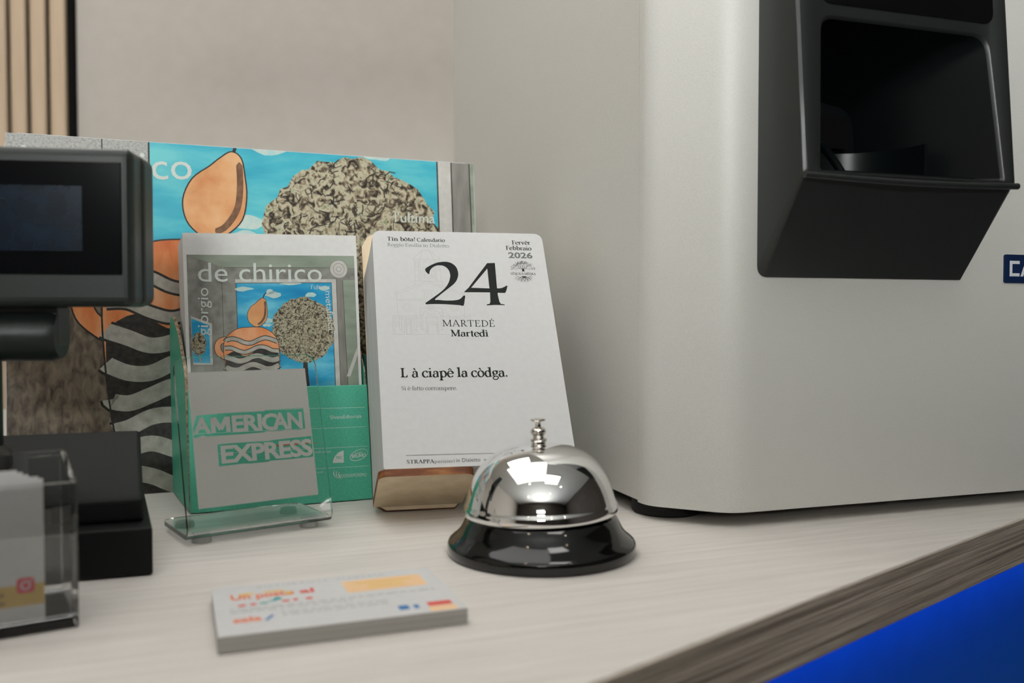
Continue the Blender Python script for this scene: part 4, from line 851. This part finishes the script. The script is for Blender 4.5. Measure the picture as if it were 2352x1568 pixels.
# tree emblem
rnd = random.Random(11); em = []
cx, cz = 89.3, 122.9
def branch(x, z, a, l, w, d, sg):
    x2, z2 = x + l * cos(a), z + l * sin(a)
    em.extend(line([(x, z), (x2, z2)], [w, w * 0.7]))
    if d == 0:
        return
    for k in (-1, 1): branch(x2, z2, a + k * rnd.uniform(0.3, 0.62), l * rnd.uniform(0.62, 0.82), w * 0.66, d - 1, sg)
em.append([(cx - 0.9, cz), (cx + 0.9, cz), (cx + 0.35, cz + 1.6), (cx - 0.35, cz + 1.6)])
for a, l in ((2.7, 2.0), (2.15, 2.1), (1.57, 2.2), (1.0, 2.1), (0.45, 2.0)): branch(cx, cz + 1.2, a, l, 0.34, 4, 1)
for i in range(120):
    a = rnd.uniform(0.05, pi - 0.05); q = rnd.uniform(0.72, 1.0); x, z = cx + 7.6 * q * cos(a), cz + 0.9 + 6.4 * q * sin(a); b = rnd.uniform(0, pi)
    em.append(ellipse(x, z, 0.28, 0.14, 6, b))
for a, l in ((-0.25, 2.4), (-0.7, 2.0), (-1.2, 1.7), (-1.9, 1.7), (-2.4, 2.0), (-2.9, 2.4)): branch(cx, 119.2, a, l * 0.9, 0.4, 3, -1)
em.append([(cx - 1.6, 119.4), (cx + 1.6, 119.4), (cx + 0.5, 118.4), (cx - 0.5, 118.4)])
cal_ink('tree_emblem', em, M['ink'], 3)
cal_ink('emblem_lettering', serif('LÊNGUA MÊDRA', D['lengua'][0], D['lengua'][1], 1.55, True), M['ink_soft'], 3)

# ------------------------------------------------------------------ call bell
cb = thing('call_bell', 'chrome dome call bell on a black base in front of the calendar', 'call bell', (0.0138, 0.4205, 0))
part('base', MB().lathe([(0.0405, 0.0), (0.0434, 0.0004), (0.0440, 0.0015), (0.0440, 0.0046), (0.0435, 0.0058), (0.0426, 0.0068), (0.0408, 0.0082), (0.0389, 0.0100), (0.0374, 0.0122), (0.0362, 0.0146), (0.0352, 0.0166), (0.0342, 0.0178), (0.0315, 0.0184), (0.0200, 0.0184)], 96), M['bell_black'], cb)
tilt = (0, -R(1.6), 0)
dome = [(0.0338, 0.0190), (0.0354, 0.0188), (0.0358, 0.0192), (0.0359, 0.0200), (0.0357, 0.0226), (0.0353, 0.0234), (0.0350, 0.0238), (0.0348, 0.0246), (0.0344, 0.0262), (0.0336, 0.0290), (0.0325, 0.0322), (0.0310, 0.0355), (0.0290, 0.0388), (0.0264, 0.0420), (0.0232, 0.0448), (0.0196, 0.0470), (0.0156, 0.0486), (0.0112, 0.0497), (0.0064, 0.0503), (0.0020, 0.0504)]
part('dome', MB().lathe(dome, 128), M['chrome'], cb, rot=tilt)
pl_ = [(0.0030, 0.0500), (0.0034, 0.0506), (0.0034, 0.0515), (0.0038, 0.0519), (0.0040, 0.0524), (0.0038, 0.0528), (0.0028, 0.0532), (0.0025, 0.0540), (0.0027, 0.0546), (0.0034, 0.0551), (0.0037, 0.0560), (0.0037, 0.0568), (0.0032, 0.0576), (0.0022, 0.0582), (0.0014, 0.0584), (0.0013, 0.0604), (0.0016, 0.0610), (0.0034, 0.0613), (0.0037, 0.0617), (0.0036, 0.0621), (0.0020, 0.0625), (0.0004, 0.0626)]
part('plunger', MB().lathe(pl_, 40), M['nickel'], cb, rot=tilt)
part('post', MB().lathe([(0.004, 0.018), (0.004, 0.030)], 20), M['nickel'], cb)

# ------------------------------------------------------------------ business card stack
YK = 0.3572
bc = thing('business_card_stack', 'neat stack of white business cards with orange print lying in the foreground', 'business cards', (-0.0955, 0.2912, 0), YK)
part('cards', MB().box(0, 0.085, 0, 0.055, 0.0002, 0.0056), M['sheets_z'], bc)
tc_ = part('top_card', MB().box(-0.0001, 0.0851, -0.0001, 0.0551, 0.0056, 0.0059), M['paper'], bc)
def card_ink(name, polys, m, layer):
    """print lying in the XY plane of the card"""
    return part(name, MB().flat(polys, -0.00002 * layer), m, tc_, (0, 0, 0.0059), (-pi / 2, 0, 0), fix=False)
card_ink('heading_lettering', sans('RISTORANTE', (16.5, 50.0), (43.5, 50.0), 2.2, 0, 1.3) + sans('PIZZERIA', (47.0, 50.0), (66.0, 50.0), 2.2, 0, 1.3), M['ink_faint'], 1)
for z, x0, x1 in ((25.5, 5, 80), (22.6, 5, 48), (17.6, 22, 60), (14.6, 22, 60)):
    x = x0; ci = []
    rr = random.Random(int(z * 10))
    while x < x1:
        l = rr.uniform(1.5, 4.5); ci.append([(x, z), (min(x + l, x1), z), (min(x + l, x1), z + 1.3), (x, z + 1.3)]); x += l + 0.9
    card_ink('address_line', ci, M['ink_faint'], 1)
card_ink('logo_lettering', sans('Un posto', (6.2, 38.0), (29, 38.0), 6.0, 0.03), M['orange_ink'], 1)
card_ink('logo_accents', sans('al', (31, 38), (36.5, 38), 5.2, 0.03) + [ellipse(9.5, 30.5, 1.5, 1.2), ellipse(13.5, 30.6, 1.2, 1.2), ellipse(25, 30.8, 1.6, 1.1), ellipse(33.5, 31, 1.4, 1.3), ellipse(28.5, 31.2, 0.9, 1.4)], M['red_ink'], 2)
card_ink('logo_greens', [ellipse(17.2, 30.9, 1.7, 1.0), ellipse(22.4, 34.6, 1.6, 1.8), ellipse(20.5, 32.5, 1.6, 0.8)], M['teal_ink'], 2)
card_ink('logo_yellows', [ellipse(12, 43.6, 3.0, 1.2), ellipse(22, 44, 4.2, 1.0), ellipse(27, 40.5, 1.2, 1.6)], M['yellow_ink'], 2)
card_ink('peach_box', [rrect(48, 79, 32.2, 47.2, 1.0)], M['peach'], 1)
card_ink('peach_box_lines', [[(53, 42.5), (75, 42.5), (75, 43.7), (53, 43.7)], [(57, 39), (71, 39), (71, 40.2), (57, 40.2)], [(57, 35.8), (71, 35.8), (71, 37), (57, 37)]], M['yellow_ink'], 2)
card_ink('delivery_mark', sans('sala', (5.5, 12.2), (15, 12.2), 5.2, 0.03), M['orange_ink'], 1)
card_ink('blue_icon', [rrect(61.8, 65.6, 5.8, 10.7, 0.6)], M['blue_ink'], 1)
card_ink('blue_icon', [rrect(67.3, 69.2, 5.8, 10, 0.6)], M['blue_ink'], 1)
card_ink('blue_slash', line([(16.2, 11.5), (19.0, 16.5)], 1.2), M['blue_ink'], 1)
card_ink('red_icons', [rrect(72.6, 81.6, 6.6, 11.1, 0.8)], M['red_ink'], 1)
card_ink('orange_icons', [rrect(72.0, 82.0, 0.8, 6.0, 0.8)], M['peach'], 1)

# ------------------------------------------------------------------ acrylic card holder, bottom left
YQ = R(32)
ch = thing('card_holder', 'clear acrylic box card holder at the left front of the counter', 'card holder', (-0.1533, 0.3176, 0), YQ)
Wd = 0.100; Dp = 0.038; tk = 0.0022
fl = MB().box(-Wd, 0, 0, Dp, 0.0, 0.0042); part('floor_plate', fl, M['acrylic'], ch, bevel=0.0008)
part('front_wall', MB().box(-Wd, 0, 0, tk, 0.0043, 0.0520), M['acrylic'], ch, bevel=0.0006)
part('back_wall', MB().box(-Wd, 0, Dp - tk, Dp, 0.0043, 0.0585), M['acrylic'], ch, bevel=0.0006)
for x0, x1 in ((-tk, 0.0), (-Wd, -Wd + tk)):
    part('side_wall', MB().prism([(tk + 0.0001, 0.0043), (Dp - tk - 0.0001, 0.0043), (Dp - tk - 0.0001, 0.0582), (tk + 0.0001, 0.0520)], x0, x1, 'x'), M['acrylic'], ch, bevel=0.0005)
# cards standing in it
steps = [(-0.0105, 0.0), (-0.0118, 0.0006), (-0.0148, 0.0013), (-0.0165, 0.0021), (-0.0182, 0.0028)]
for i, (xr, dz) in enumerate(steps):
    lab = 'front white business card with a gold strip in the acrylic holder' if i == 0 else 'white business card stepped behind the front one in the acrylic holder'
    t = thing('business_card', lab, 'business card', (-0.1533, 0.3176, 0), YQ, 'cards in the acrylic holder')
    if i: t['label'] = ('second', 'third', 'fourth', 'rearmost')[i - 1] + ' white business card counted from the front of the acrylic holder'
    y = 0.0030 + i * 0.0012
    cd = part('card', MB().box(xr - 0.082 + i * 0.001, xr, y, y + 0.0006, 0.0046, 0.0535 + dz), M['paper'], t, rot=(0, 0, 0))
    if i == 0:
        yy = y * 1000
        part('gold_strip', MB().flat([[(-92.5, 10), (-10.6, 10), (-10.6, 17.4), (-92.5, 17.4)]], y - 0.00006), M['gold'], cd, fix=False)
        part('strip_lettering', MB().flat(sans('menu', (-33, 14.0), (-23.2, 14.0), 1.9, 0.02) + sans('sul sito', (-34, 11.0), (-22.8, 11.0), 1.9, 0.02), y - 0.00012), M['gold_ink'], cd, fix=False)
        ig = rrect(-19.2, -13.6, 14.4, 19.8, 1.3)
        part('camera_icon', MB().flat([ig], y - 0.00018), M['pink'], cd, fix=False)
        rg = ellipse(-16.4, 17.1, 1.35, 1.35, 20)
        part('icon_outline', MB().flat(line(rg + [rg[0]], 0.5) + [ellipse(-14.6, 18.8, 0.35, 0.35, 8)], y - 0.00024), M['paper'], cd, fix=False)

# ------------------------------------------------------------------ customer display on its pole, far left
YD = R(18.3)
cd_ = thing('customer_display', 'dark grey customer display on a pole with a stepped black base', 'customer display', (-0.1521, 0.3806, 0), YD)
lb = MB().box(-0.155, 0.0, 0.0, 0.090, 0.0003, 0.0208); lb.v = [(x - 0.105 * y, y, z) for x, y, z in lb.v]
part('base', lb, M['black_matt'], cd_, bevel=0.0012, seg=3)
tier = MB()
f0 = [(-0.150, 0.012, 0.0209), (-0.0042, 0.012, 0.0209), (-0.0042, 0.012, 0.0312), (-0.150, 0.012, 0.0312)]
f1 = [(-0.146, 0.078, 0.0209), (-0.0100, 0.078, 0.0209), (-0.0100, 0.078, 0.0532), (-0.146, 0.078, 0.0532)]
tier.loft([f0, f1], 0, False, True, True)
part('base_wedge', tier, M['black_matt'], cd_, bevel=0.0018, seg=3)
part('pole', MB().lathe([(0.0125, 0.036), (0.0125, 0.105)], 40, cx=-0.0775, cy=0.048), M['black_satin'], cd_)
part('pole_collar', MB().lathe([(0.0160, 0.040), (0.0160, 0.049), (0.0130, 0.052)], 40, cx=-0.0775, cy=0.048), M['black_satin'], cd_)
# head: placed in world, expressed in the display frame
q = Matrix.Rotation(-YD, 3, 'Z') @ (Vector((-0.1640, 0.3930, 0.0)) - Vector((-0.1521, 0.3806, 0.0)))
YHD = R(8.0) - YD
def head(name, mb, m, parent=cd_, **kw): return part(name, mb, m, parent, q, (0, 0, YHD), **kw)
hp = [(-0.215, 0.1140), (0.0, 0.1140), (0.0, 0.1825), (-0.215, 0.1825)]
hd = head('head', MB().box(-0.215, 0.0, 0.0, 0.030, 0.1140, 0.1825), M['display_grey'], bevel=0.004, seg=4)
part('rear_shell', MB().box(-0.214, 0.0012, 0.013, 0.0335, 0.1146, 0.1819), M['display_grey'], cd_, q, (0, 0, YHD), bevel=0.004, seg=4)
part('screen_glass', MB().box(-0.211, -0.0045, -0.0006, 0.002, 0.1277, 0.1762), M['screen'], cd_, q, (0, 0, YHD), bevel=0.0003)
part('screen_area', MB().box(-0.195, -0.0205, -0.0009, 0.0, 0.1378, 0.1656), M['lcd'], cd_, q, (0, 0, YHD))
hg = MB(); hg.lathe([(0.0105, -0.075), (0.0118, -0.072), (0.0118, -0.003), (0.0105, 0.0)], 40)
hinge = part('hinge', hg, M['display_grey'], cd_, q + Vector((-0.032, 0.026, 0.1015)), (0, pi / 2, YHD))
part('hinge_block', MB().box(-0.085, -0.036, 0.014, 0.030, 0.096, 0.1145), M['black_satin'], cd_, q, (0, 0, YHD), bevel=0.001)
